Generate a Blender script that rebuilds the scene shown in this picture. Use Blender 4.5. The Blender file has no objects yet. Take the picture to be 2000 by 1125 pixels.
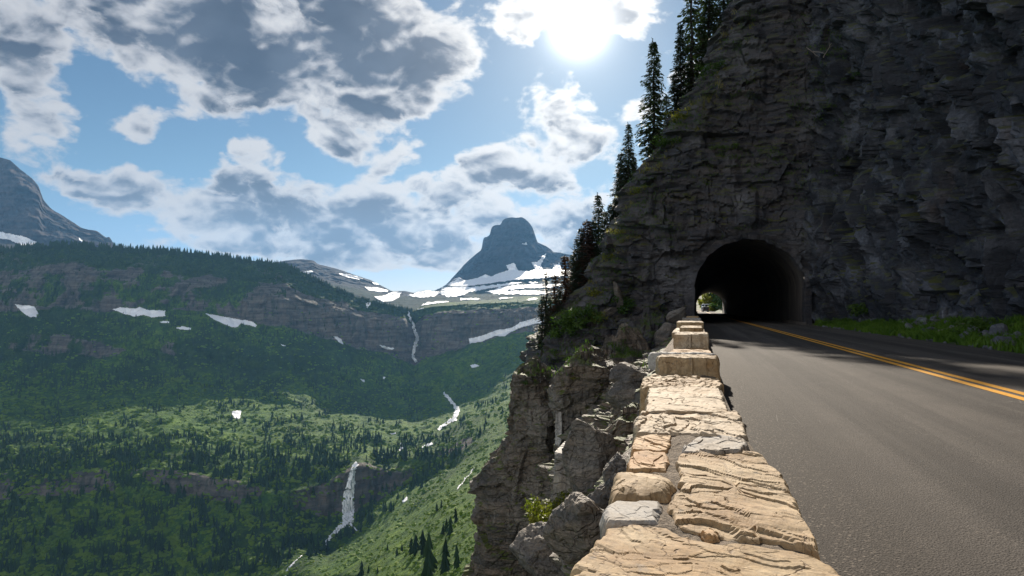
import bpy, math, random
import numpy as np
from mathutils import Vector, Euler
from mathutils.bvhtree import BVHTree

random.seed(7)
R = np.random.RandomState(11)
scene = bpy.context.scene
col = scene.collection

# ------------------------------------------------------------------ camera
F = 1333.0                      # focal length in units of a 2000 px wide frame
CAM_H = 0.95
YAW = math.atan(361 / F)        # the road runs along +Y, the camera looks left of it
PITCH = math.atan(42.5 / F)
cam_data = bpy.data.cameras.new("camera")
cam_data.sensor_width = 36.0
cam_data.lens = 36.0 * F / 2000.0
cam_data.clip_start = 0.05
cam_data.clip_end = 30000
cam = bpy.data.objects.new("camera", cam_data)
col.objects.link(cam)
cam.location = (0, 0, CAM_H)
cam.rotation_euler = (math.pi / 2 + PITCH, 0, YAW)
scene.camera = cam
CAM = np.array([0, 0, CAM_H])
FW = np.array([-math.sin(YAW) * math.cos(PITCH), math.cos(YAW) * math.cos(PITCH), math.sin(PITCH)])
RT = np.array([math.cos(YAW), math.sin(YAW), 0.0])
UP = np.cross(RT, FW)


def ray(px, py):
    """direction (unit depth along the view axis) of a bearing in the 2000 x 1125 photograph"""
    px = np.asarray(px, float)[..., None]
    py = np.asarray(py, float)[..., None]
    return FW + RT * (px - 1000) / F + UP * (562.5 - py) / F


def azel(px, py):
    d = ray(px, py)
    return math.degrees(math.atan2(d[0], d[1])), math.degrees(math.atan2(d[2], math.hypot(d[0], d[1])))


def on_plane(px, py, z):
    d = ray(px, py)
    t = (z - CAM_H) / d[2]
    return CAM + d * t


# ------------------------------------------------------------------ sun, sky, exposure
SUN_AZ, SUN_EL = azel(1132, 50)
SUN_STRENGTH = 5.0
SKY_STRENGTH = 0.085
scene.view_settings.view_transform = 'Standard'
scene.view_settings.look = 'None'
scene.view_settings.gamma = 1
scene.view_settings.exposure = 1.0
scene.render.engine = 'CYCLES'
scene.cycles.use_denoising = True
scene.cycles.max_bounces = 6
scene.cycles.diffuse_bounces = 4
scene.cycles.glossy_bounces = 2
scene.cycles.transmission_bounces = 2
scene.cycles.transparent_max_bounces = 4
scene.cycles.volume_bounces = 0
scene.cycles.sample_clamp_indirect = 4

sd = bpy.data.lights.new("sun", 'SUN')
sd.energy = SUN_STRENGTH
sd.angle = math.radians(0.5)
sd.color = (1.0, 0.90, 0.76)
sun = bpy.data.objects.new("sun", sd)
col.objects.link(sun)
a, e = math.radians(SUN_AZ), math.radians(SUN_EL)
SUN_DIR = np.array([math.sin(a) * math.cos(e), math.cos(a) * math.cos(e), math.sin(e)])
sun.rotation_euler = Vector(SUN_DIR).to_track_quat('Z', 'Y').to_euler()

world = bpy.data.worlds.new("World")
scene.world = world
world.use_nodes = True
wt = world.node_tree
wt.nodes.clear()


class NT:
    """small helper round a node tree"""
    def __init__(s, t):
        s.t = t

    def n(s, kind, **kw):
        nd = s.t.nodes.new(kind)
        for k, v in kw.items():
            if k.startswith('i_'):
                nd.inputs[int(k[2:])].default_value = v
            else:
                setattr(nd, k, v)
        return nd

    def put(s, sock, v):
        if isinstance(v, bpy.types.NodeSocket):
            s.t.links.new(v, sock)
        else:
            sock.default_value = v

    def m(s, op, a, b=0.0, c=0.0, clamp=False):
        nd = s.t.nodes.new('ShaderNodeMath')
        nd.operation = op
        nd.use_clamp = clamp
        for i, v in enumerate((a, b, c)):
            s.put(nd.inputs[i], v)
        return nd.outputs[0]

    def vm(s, op, a, b=(0, 0, 0), out=0):
        nd = s.t.nodes.new('ShaderNodeVectorMath')
        nd.operation = op
        s.put(nd.inputs[0], a)
        if op == 'SCALE':
            s.put(nd.inputs[3], b)
        else:
            s.put(nd.inputs[1], b)
        return nd.outputs[out]

    def mr(s, v, a, b, c=0.0, d=1.0, smooth=True):
        nd = s.t.nodes.new('ShaderNodeMapRange')
        nd.interpolation_type = 'SMOOTHSTEP' if smooth else 'LINEAR'
        nd.clamp = True
        for i, x in enumerate((v, a, b, c, d)):
            s.put(nd.inputs[i], x)
        return nd.outputs[0]

    def mix(s, f, a, b, mode='MIX'):
        nd = s.t.nodes.new('ShaderNodeMix')
        nd.data_type = 'RGBA'
        nd.blend_type = mode
        s.put(nd.inputs[0], f)
        for sock, v in ((nd.inputs[6], a), (nd.inputs[7], b)):
            s.put(sock, v if isinstance(v, bpy.types.NodeSocket) else (*v[:3], 1))
        return nd.outputs[2]

    def noise(s, vec, scale, detail=4, rough=0.55, dist=0.0, lac=2.0):
        nd = s.t.nodes.new('ShaderNodeTexNoise')
        s.put(nd.inputs['Vector'], vec)
        s.put(nd.inputs['Scale'], scale)
        nd.inputs['Detail'].default_value = detail
        nd.inputs['Roughness'].default_value = rough
        nd.inputs['Lacunarity'].default_value = lac
        nd.inputs['Distortion'].default_value = dist
        return nd.outputs[0]

    def vor(s, vec, scale, feature='F1', rand=1.0, out=0):
        nd = s.t.nodes.new('ShaderNodeTexVoronoi')
        nd.feature = feature
        s.put(nd.inputs['Vector'], vec)
        s.put(nd.inputs['Scale'], scale)
        nd.inputs['Randomness'].default_value = rand
        return nd.outputs[out]

    def mapping(s, vec, loc=(0, 0, 0), rot=(0, 0, 0), scale=(1, 1, 1), kind='POINT'):
        nd = s.t.nodes.new('ShaderNodeMapping')
        nd.vector_type = kind
        s.put(nd.inputs[0], vec)
        nd.inputs[1].default_value = loc
        nd.inputs[2].default_value = rot
        nd.inputs[3].default_value = scale
        return nd.outputs[0]

    def ramp(s, v, stops):
        nd = s.t.nodes.new('ShaderNodeValToRGB')
        els = nd.color_ramp.elements
        while len(els) < len(stops):
            els.new(0.5)
        for el, (p, c) in zip(els, stops):
            el.position = p
            el.color = (*c, 1) if len(c) == 3 else c
        s.put(nd.inputs[0], v)
        return nd.outputs[0]


W = NT(wt)
geo = W.n('ShaderNodeTexCoord').outputs['Generated']
dirn = W.vm('NORMALIZE', geo)
sep = W.n('ShaderNodeSeparateXYZ')
wt.links.new(dirn, sep.inputs[0])
X, Y, Z = sep.outputs
az = W.m('MULTIPLY', W.m('ARCTAN2', X, Y), 57.29578)
el = W.m('MULTIPLY', W.m('ARCSINE', Z), 57.29578)
ae = W.n('ShaderNodeCombineXYZ')
wt.links.new(az, ae.inputs[0])
wt.links.new(el, ae.inputs[1])
ae = ae.outputs[0]
sky = W.n('ShaderNodeTexSky')
sky.sky_type = 'NISHITA'
sky.sun_disc = False
sky.sun_elevation = math.radians(SUN_EL)
sky.sun_rotation = math.radians(SUN_AZ)
sky.altitude = 1800
sky.air_density = 1.0
sky.dust_density = 0.6
sky.ozone_density = 1.6
# clouds: banks of cloud given by their bearing and elevation, broken up by fractal noise over the sky's directions
# (photo bearing x, y, half width, half height, tilt deg, weight)
CLOUDS = [
    # the big dark bank at top
    (330, 70, 220, 85, 0, 1.0), (560, 50, 350, 140, 3, 1.5), (760, 100, 180, 120, 25, 1.1), (520, 150, 250, 50, 8, .55), (900, 50, 60, 90, 20, .35),
    (620, 185, 190, 40, 18, .42), (880, 120, 80, 80, 30, .55), (820, 195, 30, 40, 20, .3),
    # left side
    (25, 60, 70, 140, -12, .72), (70, 150, 90, 55, 40, .62), (125, 245, 45, 34, 40, .60), (50, 230, 50, 26, 30, .38), (275, 238, 42, 42, 30, .72), (310, 275, 30, 24, 30, .5), (262, 145, 36, 40, 0, .5),
    # middle wisps below the bank
    (400, 212, 80, 28, 10, .55), (480, 225, 90, 40, 20, .55), (600, 235, 110, 40, 25, .60), (520, 292, 90, 26, 4, .85), (650, 262, 60, 40, 25, .55), (720, 300, 105, 44, 22, .92),
    # the long low band of cumulus
    (130, 355, 60, 22, 0, .5), (240, 345, 110, 28, -4, .62), (230, 390, 80, 36, 0, .70), (340, 385, 120, 54, 10, .95), (430, 400, 100, 50, 8, .95), (480, 355, 46, 36, 0, .70), (560, 380, 70, 58, 0, .88),
    (600, 425, 150, 50, 6, .78), (690, 375, 62, 56, 0, .88), (690, 440, 110, 46, 0, .90), (800, 385, 50, 50, 0, .80), (770, 440, 110, 46, 0, .95), (800, 505, 150, 36, 0, 1.15), (620, 490, 170, 36, 0, .95), (470, 450, 150, 36, 0, .80),
    # the two tall grey heads, and the white bank below the sun
    (905, 370, 92, 88, 10, 1.15), (1000, 300, 88, 76, 30, 1.05), (940, 455, 110, 44, 0, .95), (1030, 395, 66, 60, 0, .60), (1112, 405, 56, 62, 10, .98), (1120, 470, 110, 50, 0, .7),
    (1100, 265, 76, 56, 30, .78), (1180, 295, 90, 48, 20, .72), (1075, 205, 34, 42, 60, .62), (1110, 165, 22, 36, 40, .5), (985, 197, 22, 28, 0, .62), (1020, 210, 16, 24, 0, .4), (1235, 212, 44, 30, 30, .60),
    (1160, -5, 220, 60, 0, 1.0), (1030, 15, 80, 60, 0, .75), (1000, 70, 50, 30, 0, .25),
    # low streaks and gaps of blue
    (190, 495, 110, 12, 0, .42), (370, 478, 150, 12, 2, .50), (1195, 150, 70, 60, 0, -.5), (870, 255, 80, 34, 20, -.5), (370, 285, 70, 45, 0, -.7), (190, 280, 55, 70, 0, -.6), (230, 190, 30, 50, 0, -.4), (620, 320, 60, 16, 15, -.4), (60, 320, 90, 36, 0, -.4), (160, 70, 26, 60, -10, -.5), (820, 320, 36, 30, 0, -.3), (1150, 350, 22, 60, 0, -.4), (940, 210, 40, 26, 0, -.3),
    # beyond the frame
    (-600, 200, 300, 120, 0, .8), (2600, 200, 500, 200, 0, .7), (500, -500, 700, 160, 0, .7), (1600, -700, 500, 130, 0, .6),
]
acc = None
for (cx, cy, rx, ry, tilt, wgt) in CLOUDS:
    A0, E0 = azel(cx, cy)
    k = 57.3 / F * math.cos(math.radians(math.degrees(math.atan((cx - 1000) / F)) * 0.7))
    mp = W.mapping(ae, (A0, E0, 0), (0, 0, math.radians(-tilt)), (rx * k, ry * k, 1), 'TEXTURE')
    ln = W.vm('LENGTH', mp, out=1)
    g = W.mr(ln, 0.25, 1.40, wgt, 0.0)
    acc = g if acc is None else W.m('ADD', acc, g)
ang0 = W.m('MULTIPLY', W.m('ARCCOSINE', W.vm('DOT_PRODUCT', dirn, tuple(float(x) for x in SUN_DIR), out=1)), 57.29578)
acc = W.m('ADD', acc, W.m('MULTIPLY', W.mr(ang0, 75, 105), .75))  # extra cloud cover behind the camera, added as fill light
acc = W.m('DIVIDE', acc, W.m('MULTIPLY_ADD', acc, 0.28, 1.0))
flat = W.mapping(dirn, scale=(1, 1, 1.6))
warp = W.n('ShaderNodeTexNoise')
wt.links.new(flat, warp.inputs['Vector'])
warp.inputs['Scale'].default_value = 9.0
warp.inputs['Detail'].default_value = 4
flat = W.vm('ADD', flat, W.vm('SCALE', W.vm('SUBTRACT', warp.outputs[1], (.5, .5, .5)), 0.055))
n1 = W.noise(flat, 8.5, 10, 0.60)
n2 = W.noise(flat, 30.0, 8, 0.62)
SH = tuple(float(x) for x in np.array([SUN_DIR[0] * .004, 0, .016]))
def puffs(v):
    nd = W.n('ShaderNodeTexVoronoi')
    nd.feature = 'F1'
    nd.normalize = False
    W.put(nd.inputs['Vector'], v)
    nd.inputs['Scale'].default_value = 12.0
    nd.inputs['Detail'].default_value = 2.0
    nd.inputs['Roughness'].default_value = .5
    nd.inputs['Lacunarity'].default_value = 2.3
    return nd.outputs[0]


pf = W.m('SUBTRACT', .93, puffs(flat))
pfb = W.m('SUBTRACT', .93, puffs(W.vm('ADD', flat, SH)))
calm = W.mr(acc, .45, 1.05, 1.0, .42)
dens = W.m('ADD', W.m('SUBTRACT', acc, .50), W.m('MULTIPLY', W.m('MULTIPLY_ADD', n1, 3.6, -1.8), calm))
dens = W.m('MULTIPLY_ADD', pf, 1.15, dens)
dens = W.m('MULTIPLY_ADD', W.m('SUBTRACT', n2, 0.5), 1.25, dens)
alpha = W.mr(dens, -0.30, 0.26)
# thickness seen against the sun: thin edges glow, thick cores go grey
n1s = W.noise(flat, 8.5, 3.0, 0.55)
n1b = W.noise(W.vm('ADD', flat, SH), 8.5, 3.0, 0.55)
relief = W.m('ADD', W.m('MULTIPLY', W.m('SUBTRACT', n1b, n1s), 4.2), W.m('MULTIPLY', W.m('SUBTRACT', pfb, pf), 1.1))
core = W.m('ADD', W.m('SUBTRACT', acc, .36), W.m('MULTIPLY', W.m('MULTIPLY_ADD', n1s, 3.2, -1.6), W.m('MULTIPLY_ADD', calm, .6, .4)))
core = W.m('MULTIPLY_ADD', pf, .7, core)
core = W.m('ADD', W.m('ADD', core, relief), W.m('MULTIPLY', W.m('SUBTRACT', n2, .5), 1.35))
g1 = W.mr(core, 0.02, W.mr(el, 8, 17, 1.0, 1.1))
g2 = W.mr(dens, 0.02, 0.50)
grey = W.m('MULTIPLY', g1, g2)
sd_ = W.vm('DOT_PRODUCT', dirn, tuple(float(x) for x in SUN_DIR), out=1)
ang = W.m('MULTIPLY', W.m('ARCCOSINE', W.m('MINIMUM', sd_, 0.999999)), 57.29578)
near_sun = W.m('EXPONENT', W.m('MULTIPLY', ang, -1 / 15.0))
back = W.mr(ang, 75, 125)                    # bright unseen cloud added opposite the sun, to fill the shaded faces
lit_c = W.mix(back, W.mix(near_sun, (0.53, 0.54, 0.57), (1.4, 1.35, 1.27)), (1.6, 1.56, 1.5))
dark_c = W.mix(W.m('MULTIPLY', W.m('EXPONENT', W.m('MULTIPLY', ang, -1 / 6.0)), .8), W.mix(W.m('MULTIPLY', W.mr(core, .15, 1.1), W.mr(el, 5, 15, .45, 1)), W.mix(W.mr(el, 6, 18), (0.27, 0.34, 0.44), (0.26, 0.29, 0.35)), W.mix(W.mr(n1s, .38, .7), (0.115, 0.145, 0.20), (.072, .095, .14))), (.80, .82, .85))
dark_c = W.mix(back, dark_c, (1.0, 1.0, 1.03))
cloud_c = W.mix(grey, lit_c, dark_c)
sky_c = W.vm('SCALE', sky.outputs[0], SKY_STRENGTH)
sky_c = W.mix(1.0, sky_c, W.mix(W.mr(el, -1, 12), (.66, .72, .98), (0.74, 0.86, 0.86)), 'MULTIPLY')
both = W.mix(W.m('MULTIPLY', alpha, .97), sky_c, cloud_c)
# aureole of the sun in the thin cloud round it
glow = W.m('MULTIPLY', W.m('EXPONENT', W.m('MULTIPLY', W.m('MULTIPLY', ang, ang), -1 / 3.4)), 2.2)
glow = W.m('ADD', glow, W.m('MULTIPLY', W.m('EXPONENT', W.m('MULTIPLY', ang, -1 / 3.2)), .70))
gl = W.mix(1.0, (1.0, .98, .94), glow, 'MULTIPLY')
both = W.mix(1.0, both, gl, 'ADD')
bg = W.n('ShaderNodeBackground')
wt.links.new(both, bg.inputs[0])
bg.inputs[1].default_value = 0.51      # times SKY_STRENGTH 0.1 = 0.051 for the sky texture
wo = W.n('ShaderNodeOutputWorld')
wt.links.new(bg.outputs[0], wo.inputs[0])
world.cycles.sampling_method = 'MANUAL'
world.cycles.sample_map_resolution = 512


# ------------------------------------------------------------------ numpy noise
_perm = np.random.RandomState(3).permutation(256)
_perm = np.concatenate([_perm, _perm, _perm])
_g = np.random.RandomState(5).normal(size=(256, 3))
_g /= np.linalg.norm(_g, axis=1)[:, None]


def perlin(p):
    p = np.asarray(p, float)
    i = np.floor(p).astype(np.int64)
    f = p - i
    i &= 255
    u = f * f * f * (f * (f * 6 - 15) + 10)
    out = 0
    for dx in (0, 1):
        wx = u[:, 0] if dx else 1 - u[:, 0]
        for dy in (0, 1):
            wy = u[:, 1] if dy else 1 - u[:, 1]
            for dz in (0, 1):
                wz = u[:, 2] if dz else 1 - u[:, 2]
                h = _perm[_perm[_perm[i[:, 0] + dx] + i[:, 1] + dy] + i[:, 2] + dz]
                gr = _g[h]
                out = out + wx * wy * wz * (gr[:, 0] * (f[:, 0] - dx) + gr[:, 1] * (f[:, 1] - dy) + gr[:, 2] * (f[:, 2] - dz))
    return out * 1.5


def fbm(p, oct=5, gain=.5, lac=2.03, ridged=False):
    p = np.asarray(p, float)
    s = np.zeros(len(p))
    a_ = 1.0
    for k in range(oct):
        n = perlin(p + 17.3 * k)
        s += a_ * ((0.5 - np.abs(n)) if ridged else n)
        a_ *= gain
        p = p * lac
    return s


def hash1(*ks):
    v = 0
    for k in ks:
        v = _perm[(v + np.asarray(k, np.int64)) & 255]
    return v / 255.0


def sstep(a_, b_, x):
    t = np.clip((x - a_) / (b_ - a_), 0, 1)
    return t * t * (3 - 2 * t)


def blocks(s, z, h, w, soft=.12):
    """stepped bedding: random offset per block of a running bond of layers h thick, blocks about w long"""
    zz = z / h
    k = np.floor(zz)
    fz = zz - k
    out = 0
    for dk, wt_ in ((0, 1 - sstep(1 - soft, 1, fz)), (1, sstep(1 - soft, 1, fz))):
        kk = k + dk
        ss = s / (w * (.6 + .9 * hash1(kk + 7))) + 10 * hash1(kk + 31)
        j = np.floor(ss)
        fs = ss - j
        b = sstep(1 - soft, 1, fs)
        v = hash1(kk, j) * (1 - b) + hash1(kk, j + 1) * b
        out = out + wt_ * (v - .5)
    return out


def facets(p, size, seed=0, tilt=1.2):
    """broken rock: cells with flat faces, each set back and tilted its own way"""
    q = np.asarray(p, float) / np.asarray(size, float)
    i = np.floor(q).astype(np.int64)
    best = np.full(len(q), 9e9)
    val = np.zeros(len(q))
    for dx in (-1, 0, 1):
        for dy in (-1, 0, 1):
            for dz in (-1, 0, 1):
                c = i + np.array([dx, dy, dz])
                h = _perm[_perm[_perm[(c[:, 0] + seed) & 255] + (c[:, 1] & 255)] + (c[:, 2] & 255)]
                f = c + np.stack([_perm[h] / 255., _perm[h + 37] / 255., _perm[h + 91] / 255.], 1)
                d = q - f
                dd = (d * d).sum(1)
                v = _perm[h + 55] / 255. - .5 + tilt * ((_perm[h + 11] / 255. - .5) * d[:, 0] + (_perm[h + 23] / 255. - .5) * d[:, 1] + (_perm[h + 71] / 255. - .5) * d[:, 2])
                m_ = dd < best
                best = np.where(m_, dd, best)
                val = np.where(m_, v, val)
    return val


# ------------------------------------------------------------------ mesh helpers
def mk_mesh(name, V, faces, mat, parent=None, smooth=False, attrs=None, mat_ids=None):
    """faces: (n,3) or (n,4) int array, or a list of such arrays"""
    if not isinstance(faces, (list, tuple)):
        faces = [faces]
    faces = [np.asarray(f, np.int64) for f in faces if len(f)]
    me = bpy.data.meshes.new(name)
    V = np.ascontiguousarray(V, np.float32)
    me.vertices.add(len(V))
    me.vertices.foreach_set('co', V.ravel())
    tot = np.concatenate([np.full(len(f), f.shape[1], np.int32) for f in faces])
    loops = np.concatenate([f.ravel() for f in faces]).astype(np.int32)
    me.loops.add(len(loops))
    me.loops.foreach_set('vertex_index', loops)
    me.polygons.add(len(tot))
    st = np.concatenate([[0], np.cumsum(tot)[:-1]]).astype(np.int32)
    me.polygons.foreach_set('loop_start', st)
    me.update(calc_edges=True)
    me.validate()
    me.polygons.foreach_set('use_smooth', np.full(len(me.polygons), smooth, bool))
    if attrs:
        for k, v in attrs.items():
            at = me.attributes.new(k, 'FLOAT', 'POINT')
            at.data.foreach_set('value', np.asarray(v, np.float32))
    mats = mat if isinstance(mat, (list, tuple)) else [mat]
    for m_ in mats:
        me.materials.append(m_)
    if mat_ids is not None:
        me.polygons.foreach_set('material_index', np.asarray(mat_ids, np.int32))
    ob = bpy.data.objects.new(name, me)
    col.objects.link(ob)
    if parent is not None:
        ob.parent = parent
    return ob


def grid_faces(nu, nv, keep=None, wrap=False):
    i = np.arange(nu if wrap else nu - 1)
    j = np.arange(nv - 1)
    I, J = np.meshgrid(i, j, indexing='ij')
    I2 = (I + 1) % nu
    f = np.stack([I * nv + J, I2 * nv + J, I2 * nv + J + 1, I * nv + J + 1], -1).reshape(-1, 4)
    if keep is not None:
        f = f[keep.ravel()]
    return f


def tag(o, label=None, cat=None, group=None, kind=None):
    if label: o['label'] = label
    if cat: o['category'] = cat
    if group: o['group'] = group
    if kind: o['kind'] = kind
    return o


def empty(name, loc=(0, 0, 0), rz=0.0):
    o = bpy.data.objects.new(name, None)
    col.objects.link(o)
    o.location = loc
    o.rotation_euler = (0, 0, rz)
    return o


def copy_tree(o, parent=None):
    c = o.copy()
    col.objects.link(c)
    if parent is not None:
        c.parent = parent
    for ch in list(o.children):
        copy_tree(ch, c)
    return c


class MB:
    """collects boxes, tubes and plates into one mesh"""
    def __init__(s):
        s.v, s.q, s.t, s.n = [], [], [], 0

    def add(s, V, Q=(), T=()):
        V = np.asarray(V, float)
        if len(Q): s.q.append(np.asarray(Q) + s.n)
        if len(T): s.t.append(np.asarray(T) + s.n)
        s.v.append(V)
        s.n += len(V)
        return s

    def box(s, x0, x1, y0, y1, z0, z1, b=0.0):
        c = np.array([[x, y, z] for x in (x0, x1) for y in (y0, y1) for z in (z0, z1)])
        return s.add(c, [[0, 1, 3, 2], [4, 6, 7, 5], [0, 4, 5, 1], [2, 3, 7, 6], [0, 2, 6, 4], [1, 5, 7, 3]])

    def tube(s, pts, rad, n=8, cap=True):
        pts = np.asarray(pts, float)
        rad = np.broadcast_to(np.asarray(rad, float), (len(pts),))
        V = []
        for k, p in enumerate(pts):
            d = pts[min(k + 1, len(pts) - 1)] - pts[max(k - 1, 0)]
            d = d / (np.linalg.norm(d) + 1e-9)
            h = np.array([1., 0, 0]) if abs(d[0]) < .8 else np.array([0, 1., 0])
            a_ = np.cross(d, h); a_ /= np.linalg.norm(a_)
            b_ = np.cross(d, a_)
            t = np.linspace(0, 2 * math.pi, n, endpoint=False)
            V.append(p + rad[k] * (np.cos(t)[:, None] * a_ + np.sin(t)[:, None] * b_))
        V = np.concatenate(V)
        Q = []
        for k in range(len(pts) - 1):
            for i in range(n):
                j = (i + 1) % n
                Q.append([k * n + i, k * n + j, (k + 1) * n + j, (k + 1) * n + i])
        T = []
        if cap:
            V = np.concatenate([V, pts[:1], pts[-1:]])
            a_, b_ = len(V) - 2, len(V) - 1
            for i in range(n):
                j = (i + 1) % n
                T.append([a_, j, i])
                T.append([b_, (len(pts) - 1) * n + i, (len(pts) - 1) * n + j])
        return s.add(V, Q, T)

    def build(s, name, mat, parent=None, smooth=False):
        fs = []
        if s.q: fs.append(np.concatenate(s.q))
        if s.t: fs.append(np.concatenate(s.t))
        return mk_mesh(name, np.concatenate(s.v), fs, mat, parent, smooth)


# ------------------------------------------------------------------ materials
def new_mat(name):
    m_ = bpy.data.materials.new(name)
    m_.use_nodes = True
    m_.node_tree.nodes.clear()
    N = NT(m_.node_tree)
    bs = N.n('ShaderNodeBsdfPrincipled')
    out = N.n('ShaderNodeOutputMaterial')
    m_.node_tree.links.new(bs.outputs[0], out.inputs[0])
    bs.inputs['Roughness'].default_value = .8
    bs.inputs['Specular IOR Level'].default_value = .3
    return m_, N, bs


def bump(N, bs, h, strength=.5, dist=.1, prev=None):
    b = N.n('ShaderNodeBump')
    b.inputs['Strength'].default_value = strength
    b.inputs['Distance'].default_value = dist
    N.put(b.inputs['Height'], h)
    if prev is not None:
        N.put(b.inputs['Normal'], prev)
    N.t.links.new(b.outputs[0], bs.inputs['Normal'])
    return b.outputs[0]


def attr(N, name):
    a_ = N.n('ShaderNodeAttribute')
    a_.attribute_name = name
    return a_.outputs['Fac']


def wpos(N):
    return N.n('ShaderNodeNewGeometry').outputs['Position']


def upness(N):
    s_ = N.n('ShaderNodeSeparateXYZ')
    N.t.links.new(N.n('ShaderNodeNewGeometry').outputs['True Normal'], s_.inputs[0])
    return s_.outputs[2]


def rock_mat(name, base, brown, pale, moss=True, tilt=(0, 0, 0), scale=1.0, moss_c=(.06, .085, .02), spec=.3, bs_=1.0, stretch=2.6, second=None, cracks=.30):
    m_, N, bs = new_mat(name)
    P = wpos(N)
    S = N.mapping(P, rot=tilt, scale=(scale * .35, scale * .35, scale * stretch))
    strata = N.noise(S, 1.0, 6, .62, .3)
    big = N.noise(P, .22 * scale, 5, .6)
    c = N.mix(N.mr(strata, .40, .66), base, brown)
    c = N.mix(N.mr(big, .48, .72), c, pale)
    if second:
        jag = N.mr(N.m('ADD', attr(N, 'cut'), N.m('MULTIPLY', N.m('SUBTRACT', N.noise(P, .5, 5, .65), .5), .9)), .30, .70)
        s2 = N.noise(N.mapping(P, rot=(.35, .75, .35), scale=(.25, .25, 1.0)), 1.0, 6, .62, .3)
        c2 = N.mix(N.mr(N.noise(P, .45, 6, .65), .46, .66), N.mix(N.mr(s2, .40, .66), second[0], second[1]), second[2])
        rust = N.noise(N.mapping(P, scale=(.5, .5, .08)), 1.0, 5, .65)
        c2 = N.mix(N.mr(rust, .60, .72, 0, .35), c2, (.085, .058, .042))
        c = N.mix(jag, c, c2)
    fine = N.noise(P, 9 * scale, 5, .7)
    c = N.mix(N.mr(fine, .35, .7), c, N.mix(1.0, c, (1.7, 1.65, 1.6), 'MULTIPLY'))
    streak = N.noise(N.mapping(P, scale=(1.6 * scale, 1.6 * scale, .10 * scale)), 1.0, 5, .6)
    c = N.mix(N.mr(streak, .62, .74, 0, .55), c, (min(pale[0] * 1.7, .5), min(pale[1] * 1.7, .5), min(pale[2] * 1.7, .5)))
    c = N.mix(N.mr(streak, .38, .28, 0, .6), c, N.mix(1.0, c, (.35, .35, .37), 'MULTIPLY'))
    if moss:
        mo = N.m('MULTIPLY', N.mr(upness(N), .45, .8), N.mr(N.noise(P, .9 * scale, 5, .65), .42, .58))
        c = N.mix(mo, c, N.mix(fine, moss_c, (moss_c[0] * 2, moss_c[1] * 1.7, moss_c[2])))
    N.t.links.new(c, bs.inputs['Base Color'])
    bs.inputs['Roughness'].default_value = .75
    bs.inputs['Specular IOR Level'].default_value = spec
    cr = N.vor(N.mapping(N.vm('ADD', P, N.vm('SCALE', (1, 1, 1), N.m('MULTIPLY', big, 2.2))), rot=tilt, scale=(.9 * scale, .9 * scale, 1.25 * stretch * scale)), 1.0, 'DISTANCE_TO_EDGE')
    h = N.m('ADD', N.m('MULTIPLY', strata, 1.0), N.m('MULTIPLY', fine, .35))
    h = N.m('ADD', h, N.mr(cr, 0, .06, 0, cracks))
    bump(N, bs, h, 1.0, .28 / scale * bs_)
    return m_


def leaf_mat(name, a_, b_, scale=1.5, rough=.7, trans=.25):
    m_, N, bs = new_mat(name)
    P = wpos(N)
    oi = N.n('ShaderNodeObjectInfo').outputs['Random']
    n = N.noise(P, scale, 4, .6)
    c = N.mix(N.mr(N.m('ADD', n, N.m('MULTIPLY', N.m('SUBTRACT', oi, .5), .3)), .3, .7), a_, b_)
    N.t.links.new(c, bs.inputs['Base Color'])
    bs.inputs['Roughness'].default_value = rough
    bs.inputs['Specular IOR Level'].default_value = .2
    if trans:
        tr = N.n('ShaderNodeBsdfTranslucent')
        N.t.links.new(N.mix(1.0, c, (1.3, 1.5, .7), 'MULTIPLY'), tr.inputs[0])
        mx = N.n('ShaderNodeMixShader')
        mx.inputs[0].default_value = trans
        N.t.links.new(bs.outputs[0], mx.inputs[1])
        N.t.links.new(tr.outputs[0], mx.inputs[2])
        out = [n_ for n_ in N.t.nodes if n_.type == 'OUTPUT_MATERIAL'][0]
        N.t.links.new(mx.outputs[0], out.inputs[0])
    return m_


def plain_mat(name, c, rough=.7, spec=.3, metal=0.0, var=.25, scale=8):
    m_, N, bs = new_mat(name)
    n = N.noise(wpos(N), scale, 4, .6)
    N.t.links.new(N.mix(n, tuple(x * (1 - var) for x in c), tuple(min(x * (1 + var), 1) for x in c)), bs.inputs['Base Color'])
    bs.inputs['Roughness'].default_value = rough
    bs.inputs['Specular IOR Level'].default_value = spec
    bs.inputs['Metallic'].default_value = metal
    return m_
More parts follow.
